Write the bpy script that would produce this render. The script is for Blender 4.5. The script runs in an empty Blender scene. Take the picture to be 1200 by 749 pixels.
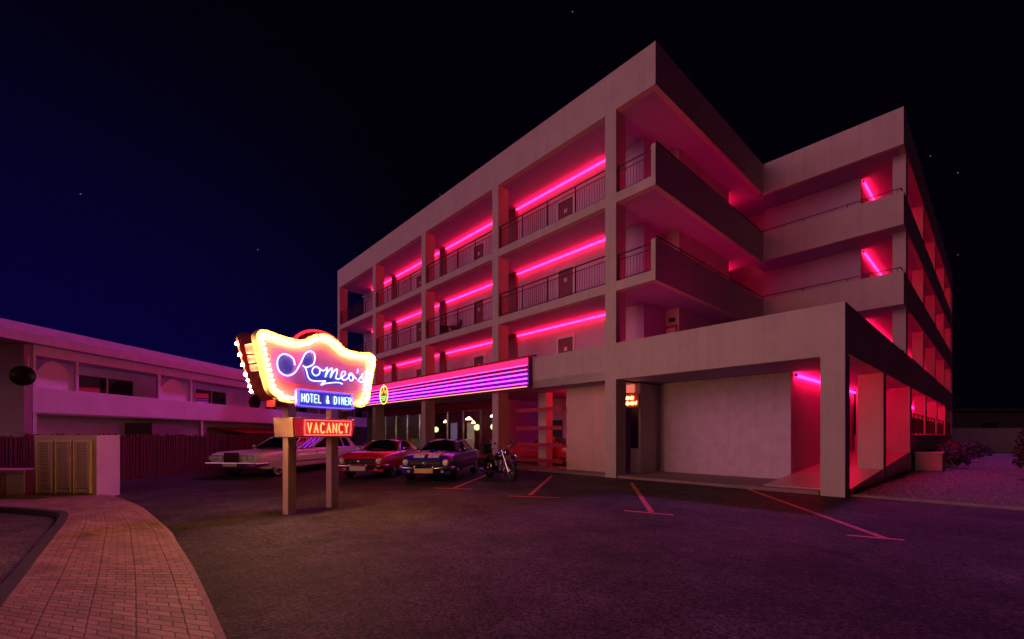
import bpy, bmesh, math, random
from mathutils import Vector, Matrix
random.seed(7)
R = math.radians
sc = bpy.context.scene
col = sc.collection
PI = math.pi

# ------------------------------------------------------------------ helpers
class MB:
    """collects shapes, then links them as one mesh object"""
    def __init__(s): s.v = []; s.f = []
    def add(s, vs, fs):
        n = len(s.v); s.v += [tuple(p) for p in vs]; s.f += [tuple(i + n for i in f) for f in fs]; return s
    def box(s, x0, x1, y0, y1, z0, z1):
        x0, x1 = min(x0, x1), max(x0, x1); y0, y1 = min(y0, y1), max(y0, y1); z0, z1 = min(z0, z1), max(z0, z1)
        return s.add([(x0,y0,z0),(x1,y0,z0),(x1,y1,z0),(x0,y1,z0),(x0,y0,z1),(x1,y0,z1),(x1,y1,z1),(x0,y1,z1)],
                     [(3,2,1,0),(4,5,6,7),(0,1,5,4),(1,2,6,5),(2,3,7,6),(3,0,4,7)])
    def hb(s, u0, u1, v0, v1, z0, z1): return s.box(-u0, -u1, v0, v1, z0, z1)
    def hexa(s, b, t):
        return s.add(list(b) + list(t), [(3,2,1,0),(4,5,6,7),(0,1,5,4),(1,2,6,5),(2,3,7,6),(3,0,4,7)])
    def prism(s, poly, z0, z1):
        n = len(poly)
        vs = [(p[0], p[1], z0) for p in poly] + [(p[0], p[1], z1) for p in poly]
        return s.add(vs, [tuple(range(n - 1, -1, -1)), tuple(range(n, 2 * n))] + [(i, (i + 1) % n, n + (i + 1) % n, n + i) for i in range(n)])
    def slabxz(s, poly, y0, y1):
        """outline in x,z (counter-clockwise seen from -y), thick along y"""
        n = len(poly)
        vs = [(p[0], y0, p[1]) for p in poly] + [(p[0], y1, p[1]) for p in poly]
        return s.add(vs, [tuple(range(n)), tuple(range(2 * n - 1, n - 1, -1))] + [((i + 1) % n, i, n + i, n + (i + 1) % n) for i in range(n)])
    def tube(s, pts, r, n=8, closed=False, caps=True):
        pts = [Vector(p) for p in pts]; m = len(pts)
        rs = r if isinstance(r, (list, tuple)) else [r] * m
        up = None; rings = []
        for i in range(m):
            a = pts[(i - 1) % m] if (closed or i > 0) else pts[i]
            b = pts[(i + 1) % m] if (closed or i < m - 1) else pts[i]
            t = (b - a).normalized()
            if up is None:
                up = t.orthogonal().normalized()
            up = (up - t * up.dot(t))
            up = up.normalized() if up.length > 1e-6 else t.orthogonal().normalized()
            w = t.cross(up)
            rings.append([pts[i] + (up * math.cos(2*PI*k/n) + w * math.sin(2*PI*k/n)) * rs[i] for k in range(n)])
        vs = [p for q in rings for p in q]; fs = []
        for i in range(m if closed else m - 1):
            j = (i + 1) % m
            for k in range(n):
                fs.append((i*n + k, i*n + (k+1) % n, j*n + (k+1) % n, j*n + k))
        if not closed and caps:
            fs.append(tuple(range(n - 1, -1, -1))); fs.append(tuple(range((m-1)*n, m*n)))
        return s.add(vs, fs)
    def lathe(s, prof, n=20, c=(0,0,0), axis='z', closed=False):
        """profile (radius, height) round an axis through c"""
        vs = []; m = len(prof)
        for k in range(n):
            a = 2*PI*k/n
            for r, h in prof:
                p = (r*math.cos(a), r*math.sin(a), h)
                if axis == 'x': p = (p[2], p[0], p[1])
                elif axis == 'y': p = (p[1], p[2], p[0])
                vs.append((p[0]+c[0], p[1]+c[1], p[2]+c[2]))
        fs = []
        for k in range(n):
            k2 = (k + 1) % n
            for i in range(m if closed else m - 1):
                j = (i + 1) % m
                fs.append((k*m+i, k2*m+i, k2*m+j, k*m+j))
        return s.add(vs, fs)
    def ball(s, c, r, sx=1, sy=1, sz=1, n=10, m=6):
        vs = [(c[0], c[1], c[2] - r*sz)]
        for j in range(1, m):
            b = -PI/2 + PI*j/m
            for k in range(n):
                a = 2*PI*k/n
                vs.append((c[0]+r*sx*math.cos(b)*math.cos(a), c[1]+r*sy*math.cos(b)*math.sin(a), c[2]+r*sz*math.sin(b)))
        vs.append((c[0], c[1], c[2] + r*sz)); fs = []
        for k in range(n): fs.append((0, 1+(k+1) % n, 1+k))
        for j in range(m-2):
            for k in range(n):
                fs.append((1+j*n+k, 1+j*n+(k+1) % n, 1+(j+1)*n+(k+1) % n, 1+(j+1)*n+k))
        L = len(vs)-1; o = 1+(m-2)*n
        for k in range(n): fs.append((o+k, o+(k+1) % n, L))
        return s.add(vs, fs)
    def mesh(s, name):
        me = bpy.data.meshes.new(name); me.from_pydata(s.v, [], s.f); me.validate(); me.update()
        bm = bmesh.new(); bm.from_mesh(me)
        bmesh.ops.remove_doubles(bm, verts=bm.verts, dist=1e-5)
        bmesh.ops.recalc_face_normals(bm, faces=bm.faces)
        bm.to_mesh(me); bm.free()
        return me
    def build(s, name, m, parent=None, smooth=False, bevel=0):
        me = s.mesh(name); me.materials.append(m)
        o = bpy.data.objects.new(name, me); col.objects.link(o)
        if parent: o.parent = parent
        if bevel: bev(o, bevel)
        if smooth: smo(o, smooth if smooth is not True else 40)
        return o

def smo(o, ang=40):
    me = o.data
    me.polygons.foreach_set('use_smooth', [True]*len(me.polygons))
    me.set_sharp_from_angle(angle=R(ang))
def bev(o, w, seg=2):
    md = o.modifiers.new('b', 'BEVEL'); md.width = w; md.segments = seg; md.limit_method = 'ANGLE'; md.angle_limit = R(40)
def tag(o, label=None, cat=None, group=None, kind=None):
    if label: o['label'] = label
    if cat: o['category'] = cat
    if group: o['group'] = group
    if kind: o['kind'] = kind
    return o
def thing(name, label, cat, loc=(0,0,0), rz=0, group=None):
    o = bpy.data.objects.new(name, None); col.objects.link(o)
    o.empty_display_size = .2
    o.location = loc; o.rotation_euler = (0, 0, rz)
    return tag(o, label, cat, group)
def copy_tree(o, parent=None):
    c = o.copy(); col.objects.link(c)
    if parent: c.parent = parent
    for ch in list(o.children): copy_tree(ch, c)
    return c
def crom(pts, k=6, closed=False):
    """Catmull-Rom through points"""
    P = [Vector(p) for p in pts]; n = len(P); out = []
    for i in range(n if closed else n - 1):
        a = P[(i-1) % n] if (closed or i > 0) else P[i]*2 - P[i+1]
        b = P[i]; c = P[(i+1) % n]
        d = P[(i+2) % n] if (closed or i < n-2) else P[i+1]*2 - P[i]
        for j in range(k):
            t = j/k
            out.append(.5*((2*b) + (c-a)*t + (2*a-5*b+4*c-d)*t*t + (3*b-a-3*c+d)*t**3))
    if not closed: out.append(P[-1])
    return out

# ------------------------------------------------------------------ materials
def newmat(name):
    m = bpy.data.materials.new(name); m.use_nodes = True
    nt = m.node_tree; nt.nodes.clear()
    out = nt.nodes.new('ShaderNodeOutputMaterial')
    return m, nt, out
def pbr(name, c, rough=.6, metal=0, var=.0, vscale=3, bump=0, bscale=40, coat=0, spec=.5, stain=0):
    m, nt, out = newmat(name); N = nt.nodes; L = nt.links
    b = N.new('ShaderNodeBsdfPrincipled'); L.new(b.outputs[0], out.inputs[0])
    b.inputs['Base Color'].default_value = (*c, 1); b.inputs['Roughness'].default_value = rough
    b.inputs['Metallic'].default_value = metal; b.inputs['Coat Weight'].default_value = coat
    b.inputs['Coat Roughness'].default_value = .04
    b.inputs['Specular IOR Level'].default_value = spec
    tc = N.new('ShaderNodeTexCoord')
    if var:
        n = N.new('ShaderNodeTexNoise'); n.inputs['Scale'].default_value = vscale; n.inputs['Detail'].default_value = 8; n.inputs['Roughness'].default_value = .65
        L.new(tc.outputs['Object'], n.inputs['Vector'])
        r = N.new('ShaderNodeMapRange'); r.inputs[1].default_value = .3; r.inputs[2].default_value = .7
        r.inputs[3].default_value = 1 - var; r.inputs[4].default_value = 1 + var*.6
        L.new(n.outputs['Fac'], r.inputs[0])
        mx = N.new('ShaderNodeMix'); mx.data_type = 'RGBA'; mx.blend_type = 'MULTIPLY'; mx.inputs[0].default_value = 1
        mx.inputs[6].default_value = (*c, 1); L.new(r.outputs[0], mx.inputs[7])
        last = mx.outputs[2]
        if stain:
            mp = N.new('ShaderNodeMapping'); mp.inputs['Scale'].default_value = (2.5, 2.5, .12)
            L.new(tc.outputs['Object'], mp.inputs[0])
            n2 = N.new('ShaderNodeTexNoise'); n2.inputs['Scale'].default_value = 2.2; n2.inputs['Detail'].default_value = 5
            L.new(mp.outputs[0], n2.inputs['Vector'])
            r2 = N.new('ShaderNodeMapRange'); r2.inputs[1].default_value = .5; r2.inputs[2].default_value = .75; r2.inputs[3].default_value = 1; r2.inputs[4].default_value = 1 - stain
            L.new(n2.outputs['Fac'], r2.inputs[0])
            m2 = N.new('ShaderNodeMix'); m2.data_type = 'RGBA'; m2.blend_type = 'MULTIPLY'; m2.inputs[0].default_value = 1
            L.new(last, m2.inputs[6]); L.new(r2.outputs[0], m2.inputs[7]); last = m2.outputs[2]
        L.new(last, b.inputs['Base Color'])
        rr = N.new('ShaderNodeMapRange'); rr.inputs[3].default_value = max(.02, rough - .1); rr.inputs[4].default_value = min(1, rough + .1)
        L.new(n.outputs['Fac'], rr.inputs[0]); L.new(rr.outputs[0], b.inputs['Roughness'])
    if bump:
        n = N.new('ShaderNodeTexNoise'); n.inputs['Scale'].default_value = bscale; n.inputs['Detail'].default_value = 6
        L.new(tc.outputs['Object'], n.inputs['Vector'])
        bp = N.new('ShaderNodeBump'); bp.inputs['Strength'].default_value = bump; bp.inputs['Distance'].default_value = .02
        L.new(n.outputs['Fac'], bp.inputs['Height']); L.new(bp.outputs[0], b.inputs['Normal'])
    return m
def glow(name, c, s=1):
    m, nt, out = newmat(name)
    e = nt.nodes.new('ShaderNodeEmission'); e.inputs[0].default_value = (*c, 1); e.inputs[1].default_value = s
    nt.links.new(e.outputs[0], out.inputs[0]); return m
def glassy(name, tint=(.8,.8,.85), rough=.02, mixf=.12):
    m, nt, out = newmat(name); N = nt.nodes; L = nt.links
    t = N.new('ShaderNodeBsdfTransparent'); t.inputs[0].default_value = (*tint, 1)
    g = N.new('ShaderNodeBsdfGlossy'); g.inputs['Roughness'].default_value = rough
    f = N.new('ShaderNodeFresnel'); f.inputs[0].default_value = 1.5
    ge = N.new('ShaderNodeNewGeometry'); sb = N.new('ShaderNodeMath'); sb.operation = 'SUBTRACT'; sb.inputs[0].default_value = 1; L.new(ge.outputs['Backfacing'], sb.inputs[1])
    mu = N.new('ShaderNodeMath'); mu.operation = 'MULTIPLY'; L.new(f.outputs[0], mu.inputs[0]); L.new(sb.outputs[0], mu.inputs[1])
    mx = N.new('ShaderNodeMixShader'); L.new(mu.outputs[0], mx.inputs[0]); L.new(t.outputs[0], mx.inputs[1]); L.new(g.outputs[0], mx.inputs[2])
    L.new(mx.outputs[0], out.inputs[0]); return m

STUCCO = (.60, .53, .47)
M = {}
M['stucco'] = pbr('stucco', STUCCO, .85, var=.11, vscale=1.3, bump=.3, bscale=70, stain=.10)
M['rough_stucco'] = pbr('rough_stucco', (.74,.60,.70), .85, var=.14, vscale=3.2, bump=.6, bscale=40, stain=.10)
M['soffit'] = pbr('soffit', (.42,.28,.56), .8, var=.08, vscale=1.5, bump=.1, bscale=60)  # lilac puts the magenta of the neon light into the colour
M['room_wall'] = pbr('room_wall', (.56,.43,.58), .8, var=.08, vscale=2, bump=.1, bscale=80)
M['door'] = pbr('door', (.22,.02,.06), .45, var=.1)
M['white_paint'] = pbr('white_paint', (.72,.70,.68), .5, var=.06, vscale=4)
M['rail'] = pbr('rail', (.05,.02,.03), .4, metal=.4)
M['red_frame'] = pbr('red_frame', (.45,.02,.05), .45)
M['dark'] = pbr('dark', (.015,.012,.014), .5)
M['black_rubber'] = pbr('black_rubber', (.018,.018,.018), .75, bump=.2, bscale=80)
M['chrome'] = pbr('chrome', (.75,.75,.76), .12, metal=1)
M['alloy'] = pbr('alloy', (.55,.55,.56), .3, metal=1)
M['glass'] = glassy('glass', (.78,.76,.8))
M['carglass'] = pbr('carglass', (.008,.008,.010), .04, coat=1)
M['darkglass'] = pbr('darkglass', (.010,.010,.016), .06, coat=.6)
M['headlamp'] = pbr('headlamp', (.85,.85,.85), .3, coat=1)
M['floor'] = pbr('floor', (.42,.36,.34), .35, var=.15, vscale=2)
M['pave'] = pbr('pave', (.32,.24,.22), .7, var=.25, vscale=5, bump=.4, bscale=30)
M['timber'] = pbr('timber', (.84,.60,.38), .6, var=.15, vscale=6, bump=.15, bscale=50)
M['beige'] = pbr('beige', (.60,.44,.33), .65, var=.12, vscale=3, bump=.15, bscale=60, stain=.15)
M['leftwall'] = pbr('leftwall', (.84,.74,.86), .8, var=.12, vscale=.8, bump=.2, bscale=60, stain=.08)
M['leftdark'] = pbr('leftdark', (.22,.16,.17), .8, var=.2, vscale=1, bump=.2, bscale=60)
M['tile'] = pbr('tile', (.60,.42,.45), .7, var=.2, vscale=2, bump=.3, bscale=20)

def asphalt(name, base, speck, scale=1.0, cracks=True):
    m, nt, out = newmat(name); N = nt.nodes; L = nt.links
    b = N.new('ShaderNodeBsdfPrincipled'); L.new(b.outputs[0], out.inputs[0])
    tc = N.new('ShaderNodeTexCoord')
    def noise(sc_, det=8, ro=.7):
        n = N.new('ShaderNodeTexNoise'); n.inputs['Scale'].default_value = sc_; n.inputs['Detail'].default_value = det; n.inputs['Roughness'].default_value = ro
        L.new(tc.outputs['Object'], n.inputs['Vector']); return n.outputs['Fac']
    def mr(x, a, b_, c, d):
        q = N.new('ShaderNodeMapRange'); q.inputs[1].default_value = a; q.inputs[2].default_value = b_; q.inputs[3].default_value = c; q.inputs[4].default_value = d; L.new(x, q.inputs[0]); return q.outputs[0]
    def mul(x, y):
        q = N.new('ShaderNodeMath'); q.operation = 'MULTIPLY'; L.new(x, q.inputs[0]); L.new(y, q.inputs[1]); return q.outputs[0]
    v = N.new('ShaderNodeTexVoronoi'); v.inputs['Scale'].default_value = 48*scale; L.new(tc.outputs['Object'], v.inputs['Vector'])
    sp = N.new('ShaderNodeSeparateColor'); L.new(v.outputs['Color'], sp.inputs[0])
    grain = noise(26*scale, 6, .8)
    f = mul(mr(noise(.34, 10, .72), .36, .66, .2, 2.2), mr(noise(2.2, 9, .75), .3, .7, .55, 1.4))
    f = mul(f, mr(sp.outputs[0], 0, 1, .05, 2.3))
    f = mul(f, mr(noise(.8, 3, .5), .62, .72, 1, .45))          # oily patches
    if cracks:
        w = N.new('ShaderNodeTexVoronoi'); w.feature = 'DISTANCE_TO_EDGE'; w.inputs['Scale'].default_value = .22; w.inputs['Randomness'].default_value = 1
        wn = N.new('ShaderNodeTexNoise'); wn.inputs['Scale'].default_value = 1.3; wn.inputs['Detail'].default_value = 6; L.new(tc.outputs['Object'], wn.inputs['Vector'])
        ad = N.new('ShaderNodeVectorMath'); ad.operation = 'MULTIPLY_ADD'; ad.inputs[1].default_value = (1.2, 1.2, 0); L.new(wn.outputs['Color'], ad.inputs[0]); L.new(tc.outputs['Object'], ad.inputs[2])
        L.new(ad.outputs[0], w.inputs['Vector']); f = mul(f, mr(w.outputs['Distance'], .0, .006, .25, 1))
    c = N.new('ShaderNodeVectorMath'); c.operation = 'SCALE'; c.inputs[0].default_value = base; L.new(f, c.inputs['Scale'])
    st = N.new('ShaderNodeMath'); st.operation = 'GREATER_THAN'; st.inputs[1].default_value = .90; L.new(sp.outputs[1], st.inputs[0])
    k = mul(st.outputs[0], mr(grain, .4, .6, .0, 1))
    mx = N.new('ShaderNodeMix'); mx.data_type = 'RGBA'; mx.inputs[7].default_value = (*speck, 1); L.new(k, mx.inputs[0]); L.new(c.outputs[0], mx.inputs[6])
    L.new(mx.outputs[2], b.inputs['Base Color']); b.inputs['Roughness'].default_value = .65; b.inputs['Specular IOR Level'].default_value = .28
    bp = N.new('ShaderNodeBump'); bp.inputs['Strength'].default_value = 1; bp.inputs['Distance'].default_value = .035; L.new(grain, bp.inputs['Height'])
    b2 = N.new('ShaderNodeBump'); b2.inputs['Strength'].default_value = .8; b2.inputs['Distance'].default_value = .015; b2.invert = True
    L.new(v.outputs['Distance'], b2.inputs['Height']); L.new(bp.outputs[0], b2.inputs['Normal']); L.new(b2.outputs[0], b.inputs['Normal'])
    return m
def backlit(m, c, s_):
    b = [n for n in m.node_tree.nodes if n.type == 'BSDF_PRINCIPLED'][0]
    b.inputs['Emission Color'].default_value = (*c, 1); b.inputs['Emission Strength'].default_value = s_; return m
M['asphalt'] = asphalt('asphalt', (.046,.037,.036), (.13,.105,.095))
M['road'] = asphalt('road', (.10,.075,.06), (.20,.16,.14), 1.3, False)
def gravelmat():
    m, nt, out = newmat('gravel'); N = nt.nodes; L = nt.links
    b = N.new('ShaderNodeBsdfPrincipled'); L.new(b.outputs[0], out.inputs[0]); b.inputs['Roughness'].default_value = .55
    tc = N.new('ShaderNodeTexCoord'); v = N.new('ShaderNodeTexVoronoi'); v.inputs['Scale'].default_value = 16
    L.new(tc.outputs['Object'], v.inputs['Vector'])
    r = N.new('ShaderNodeValToRGB'); r.color_ramp.elements[0].color = (.02,.014,.012,1); r.color_ramp.elements[1].color = (.22,.15,.13,1)
    s = N.new('ShaderNodeSeparateColor'); L.new(v.outputs['Color'], s.inputs[0]); L.new(s.outputs[0], r.inputs[0])
    L.new(r.outputs[0], b.inputs['Base Color'])
    bp = N.new('ShaderNodeBump'); bp.inputs['Strength'].default_value = 1; bp.inputs['Distance'].default_value = .05; bp.invert = True
    L.new(v.outputs['Distance'], bp.inputs['Height']); L.new(bp.outputs[0], b.inputs['Normal']); return m
M['gravel'] = gravelmat()
def paint(name, c, coat=1, rough=.3, flake=0):
    return pbr(name, c, rough, coat=coat, spec=.5)

# neon colours (linear)
PINK = (1, .006, .050)
M['n_pink'] = glow('neon_pink', PINK, 24)
M['n_pink_arc'] = glow('neon_pink_arcade', (1,.004,.055), 42)
M['n_pink_fill'] = glow('neon_pink_fill', (1,.004,.09), 11)
M['n_violet_fill'] = glow('neon_violet_fill', (.55,.03,1), 9)
M['n_purple'] = glow('neon_purple', (.62,.03,1), 8.0)
M['n_rose'] = glow('neon_rose', (1,.05,.34), 4.5)
M['n_hot'] = glow('neon_hot', (1,.012,.10), 2.6)
M['n_cream'] = glow('neon_cream', (1,.42,.36), 1.6)
M['n_white'] = glow('neon_bluewhite', (.42,.48,1), 3.2)
M['n_cyan'] = glow('neon_cyan', (.45,.85,1), 2.6)
M['n_blue'] = glow('neon_blue', (.12,.10,1), 2.2)
M['n_orange'] = glow('neon_orange', (1,.30,.09), 2.6)
M['n_red'] = glow('neon_red', (1,.02,.04), 2.2)
M['edge_bulb'] = glow('edge_bulb', (1,.44,.12), 1000)
M['rear_bulb'] = glow('rear_bulb', (1,.44,.12), 45)
M['bulb'] = glow('bulb', (1,.47,.13), 230)
M['lamp_warm'] = glow('lamp_warm', (1,.66,.36), 14)
M['lamp_green'] = glow('lamp_green', (.80,.85,.38), 2.4)

# ------------------------------------------------------------------ camera
cd = bpy.data.cameras.new('camera'); cam = bpy.data.objects.new('camera', cd); col.objects.link(cam)
cam.location = (0, 0, 1.5); cam.rotation_euler = (R(90), 0, 0)
cd.sensor_width = 36; cd.lens = 518/1200*36; cd.shift_y = (510 - 374.5)/1200
cd.clip_end = 2000; sc.camera = cam

# ------------------------------------------------------------------ hotel frame
P0 = Vector((3.53, 15.54, 0)); U = Vector((-.67196, .74059, 0)); V = Vector((.74059, .67196, 0))
HROT = math.atan2(-.74059, .67196)
def W(u, v, z=0): return P0 + U*u + V*v + Vector((0, 0, z))
def hthing(name, label, cat, u=0, v=0, z=0, group=None): return thing(name, label, cat, W(u, v, z), HROT, group)

Z1, Z2, Z3, ZR = 3.78, 6.87, 9.96, 12.88      # floor tops, roof soffit
hotel = hthing('hotel_building', 'four storey cream stucco hotel with open galleries lit by pink neon', 'building')
hp = lambda mb, name, m, **k: mb.build(name, M[m], hotel, **k)
UE = -6.65                                     # right hand face
# --- columns of the street front
CU = [.31, 6.61, 12.91, 19.21, 25.45]
for i, cu in enumerate(CU):
    if i == 0:
        hp(MB().hb(cu, cu-.46, 0, .6, 0, 3.45), 'column', 'stucco'); hp(MB().hb(cu, cu-.46, 0, .6, 4.72, ZR), 'column', 'stucco')
    else:
        hp(MB().hb(cu, cu-.42, 0, .62, 0, ZR), 'column', 'stucco')
hp(MB().hb(UE+.5, UE, 0, .5, 0, 3.45), 'column', 'stucco')
# --- roof fascia, slab edges
hp(MB().hb(25.45, -1.66, 0, .25, ZR, 14.27).hb(-1.46, -1.66, .25, 9.7, ZR, 14.27).hb(25.45, 25.2, .25, 12, ZR, 14.27), 'roof_fascia', 'stucco')
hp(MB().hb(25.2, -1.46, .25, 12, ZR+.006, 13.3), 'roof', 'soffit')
for zf in (Z1, Z2, Z3):
    e = MB()
    for i in range(4):
        a = CU[i]-.46 if i == 0 else CU[i]-.42
        e.hb(CU[i+1]-.42, CU[i], 0, .25, zf-.33, zf)
    if zf > Z1:
        e.hb(CU[0]-.46, -1.66, 0, .25, zf-.33, zf)
        e.hb(-1.50, -1.66, 0, .25, zf, zf+1.02)
        e.hb(-1.48, -1.66, .25, 9.7, zf-.33, zf+1.02)
    hp(e, 'slab_edge', 'stucco')
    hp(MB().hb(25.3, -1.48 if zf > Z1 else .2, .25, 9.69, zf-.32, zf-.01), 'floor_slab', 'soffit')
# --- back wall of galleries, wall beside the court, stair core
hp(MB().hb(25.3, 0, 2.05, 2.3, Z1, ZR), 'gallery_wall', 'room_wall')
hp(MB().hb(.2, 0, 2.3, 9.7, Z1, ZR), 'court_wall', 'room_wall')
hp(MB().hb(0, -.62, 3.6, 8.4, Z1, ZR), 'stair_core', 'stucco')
hp(MB().hb(25.3, 25.1, 2.3, 12, 0, ZR), 'end_wall', 'stucco')
hp(MB().hb(25.3, -1.5, 11.7, 12, 0, ZR), 'rear_wall', 'stucco')
# court door with red frame
d = hp(MB().hb(-.08, -.52, 3.54, 3.58, Z1+.05, Z1+2.0), 'door', 'white_paint'); d['label'] = 'white door in a red frame'
MB().hb(-.05, -.10, 3.52, 3.60, Z1, Z1+2.1).hb(-.50, -.55, 3.52, 3.60, Z1, Z1+2.1).hb(-.10, -.50, 3.52, 3.60, Z1+2.0, Z1+2.1).build('door_frame', M['red_frame'], d)
hp(MB().hb(-.22, -.46, 3.53, 3.6, Z1+2.25, Z1+2.4), 'wall_vent', 'dark')
# --- gallery doors
def gdoor(u, zf, w=.86, v=2.05, h=2.06):
    d = hp(MB().hb(u+w/2, u-w/2, v-.03, v-.004, zf+.01, zf+h), 'door', 'door')
    f = MB().hb(u+w/2+.09, u+w/2, v-.06, v-.002, zf, zf+h+.09).hb(u-w/2, u-w/2-.09, v-.06, v-.002, zf, zf+h+.09).hb(u+w/2, u-w/2, v-.06, v-.002, zf+h, zf+h+.09)
    f.build('door_frame', M['white_paint'], d)
    MB().hb(u+.08, u-.08, v-.045, v-.031, zf+1.5, zf+1.66).build('number_plate', M['white_paint'], d)
    MB().ball((-u+w/2-.1, v-.07, zf+1), .035).build('handle', M['chrome'], d)
for zf in (Z1, Z2, Z3):
    for u in (3.9, 10.2, 16.5, 22.6): gdoor(u, zf)
    for u in (7.42, 13.72, 20.0):
        hp(MB().hb(u+.32, u-.32, 1.93, 2.05, zf, zf+2.9), 'service_panel', 'door')
# --- railings
def railing(p, q, z, h=1.08, post=1.55, bal=.115, name='railing'):
    """p,q as (u,v)"""
    p = Vector((-p[0], p[1], 0)); q = Vector((-q[0], q[1], 0)); L = (q-p).length; t = (q-p)/L
    mb = MB(); r = .02
    at = lambda s, zz: p + t*s + Vector((0, 0, zz))
    mb.tube([at(0, z+h), at(L, z+h)], .026, 6); mb.tube([at(0, z+h-.19), at(L, z+h-.19)], .016, 6); mb.tube([at(0, z+.09), at(L, z+.09)], .016, 6)
    n = max(1, round(L/post))
    for i in range(n+1): mb.tube([at(max(.03, min(L-.03, L*i/n)), z), at(max(.03, min(L-.03, L*i/n)), z+h)], .024, 6)
    m = int(L/bal)
    for i in range(1, m): mb.tube([at(L*i/m, z+.09), at(L*i/m, z+h-.19)], .0085, 4, caps=False)
    return hp(mb, name, 'rail')
for zf in (Z1, Z2, Z3):
    for i in range(4):
        if zf == Z1 and i == 0: railing((3.9, .14), (CU[1]-.42, .14), zf)
        else: railing((CU[i], .14), (CU[i+1]-.42, .14), zf)
    if zf > Z1: railing((-1.5, .13), (CU[0]-.46, .13), zf, .95)
def handrail(pts, z, h=.16):
    mb = MB(); P = [Vector((-u, v, z+h)) for u, v in pts]
    mb.tube(P, .024, 6)
    for a, b in zip(P[:-1], P[1:]):
        n = max(1, int((b-a).length/1.5))
        for i in range(n+1):
            c = a + (b-a)*(.02 + .96*i/n); mb.tube([c, c - Vector((0, 0, h+.02))], .016, 5)
    return hp(mb, 'handrail', 'rail')
for zf in (Z2, Z3):
    handrail([(-1.57, .2), (-1.57, 9.78), (UE+.09, 9.78), (UE+.09, 35.5)], zf+1.02)
handrail([(UE+.09, 9.9), (UE+.09, 35.5)], 4.72, .12)
# --- rear wing
VR, VE = 9.7, 36
hp(MB().hb(-1.66, UE, VR, VR+.2, 12.8, 14.25).hb(UE+.2, UE, VR+.2, VE, 12.8, 14.25), 'roof_fascia', 'stucco')
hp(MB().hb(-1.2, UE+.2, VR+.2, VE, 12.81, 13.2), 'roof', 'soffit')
for zf in (Z2, Z3):
    hp(MB().hb(-1.66, UE, VR+.002, VR+.17, zf-.27, zf+1.02).hb(UE+.17, UE, VR+.17, VE, zf-.27, zf+1.02), 'parapet', 'stucco')
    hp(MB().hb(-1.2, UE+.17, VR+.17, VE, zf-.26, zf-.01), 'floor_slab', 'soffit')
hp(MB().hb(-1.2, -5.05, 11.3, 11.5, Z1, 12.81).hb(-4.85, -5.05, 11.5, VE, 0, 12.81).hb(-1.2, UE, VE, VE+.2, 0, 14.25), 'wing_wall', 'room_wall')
for zf in (Z1, Z2, Z3):
    zt = {Z1: Z2-.27, Z2: Z3-.27, Z3: 12.8}[zf]
    hp(MB().hb(-6.22, UE+.02, 10.5, 11.0, zf, zt), 'column', 'stucco')
    for v in (16.5, 22.5, 28.5, 34.5):
        hp(MB().hb(-6.22, UE+.02, v, v+.5, zf, zt), 'column', 'stucco')
    for v in (13.6, 19.5, 25.5, 31.5):
        d = hp(MB().hb(-5.055, -5.08, v, v+.9, zf, zf+2.1), 'door', 'door')
        MB().hb(-5.055, -5.1, v-.09, v, zf, zf+2.19).hb(-5.055, -5.1, v+.9, v+.99, zf, zf+2.19).hb(-5.055, -5.1, v, v+.9, zf+2.1, zf+2.19).build('door_frame', M['white_paint'], d)
# --- single storey front range: beam, terrace, side beam
hp(MB().hb(3.95, UE, 0, .3, 3.45, 4.72).hb(UE+.25, UE, .3, VE, 3.5, 4.72), 'canopy_beam', 'stucco')
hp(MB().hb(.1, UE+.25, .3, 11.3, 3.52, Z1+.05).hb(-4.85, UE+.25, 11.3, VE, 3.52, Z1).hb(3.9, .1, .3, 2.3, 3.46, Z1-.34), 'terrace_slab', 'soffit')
M['peach'] = pbr('peach_plaster', (.74,.52,.42), .8, var=.10, vscale=1.5, bump=.25, bscale=70, stain=.08)
hp(MB().hb(2.95, .34, .96, 1.2, .08, 3.455).hb(2.95, 2.7, 1.2, 6, .08, 3.455), 'ground_wall', 'peach')
hp(MB().hb(.34, -.02, 1.65, 1.85, .08, 1.0).hb(.34, -.02, 1.65, 1.85, 2.9, 3.455).hb(-.02, -.10, 1.65, 1.85, .08, 3.455).hb(.10, -.10, 1.85, 3.1, .08, 3.455), 'ground_wall', 'stucco')
hp(MB().hb(.1, -.9, 3.1, 3.3, .08, 3.515), 'ground_wall', 'room_wall')
w = hp(MB().hb(.34, -.02, 1.70, 1.74, 1.0, 2.9), 'window', 'darkglass')
MB().hb(.02, -.018, 1.64, 1.70, 1.0, 2.9).hb(.34, .02, 1.64, 1.70, 1.0, 1.04).build('window_frame', M['dark'], w)
hp(MB().hb(-.35, -4.70, 2.9, 3.099, .08, 3.515), 'rendered_wall', 'rough_stucco')
hp(MB().hb(-4.45, -4.70, 3.1, 12, .08, 3.515), 'arcade_wall', 'room_wall')
for v in (5.3, 11.6):
    hp(MB().hb(-5.98, UE+.01, v, v+.5, .05, 3.5), 'column', 'stucco')
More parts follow.
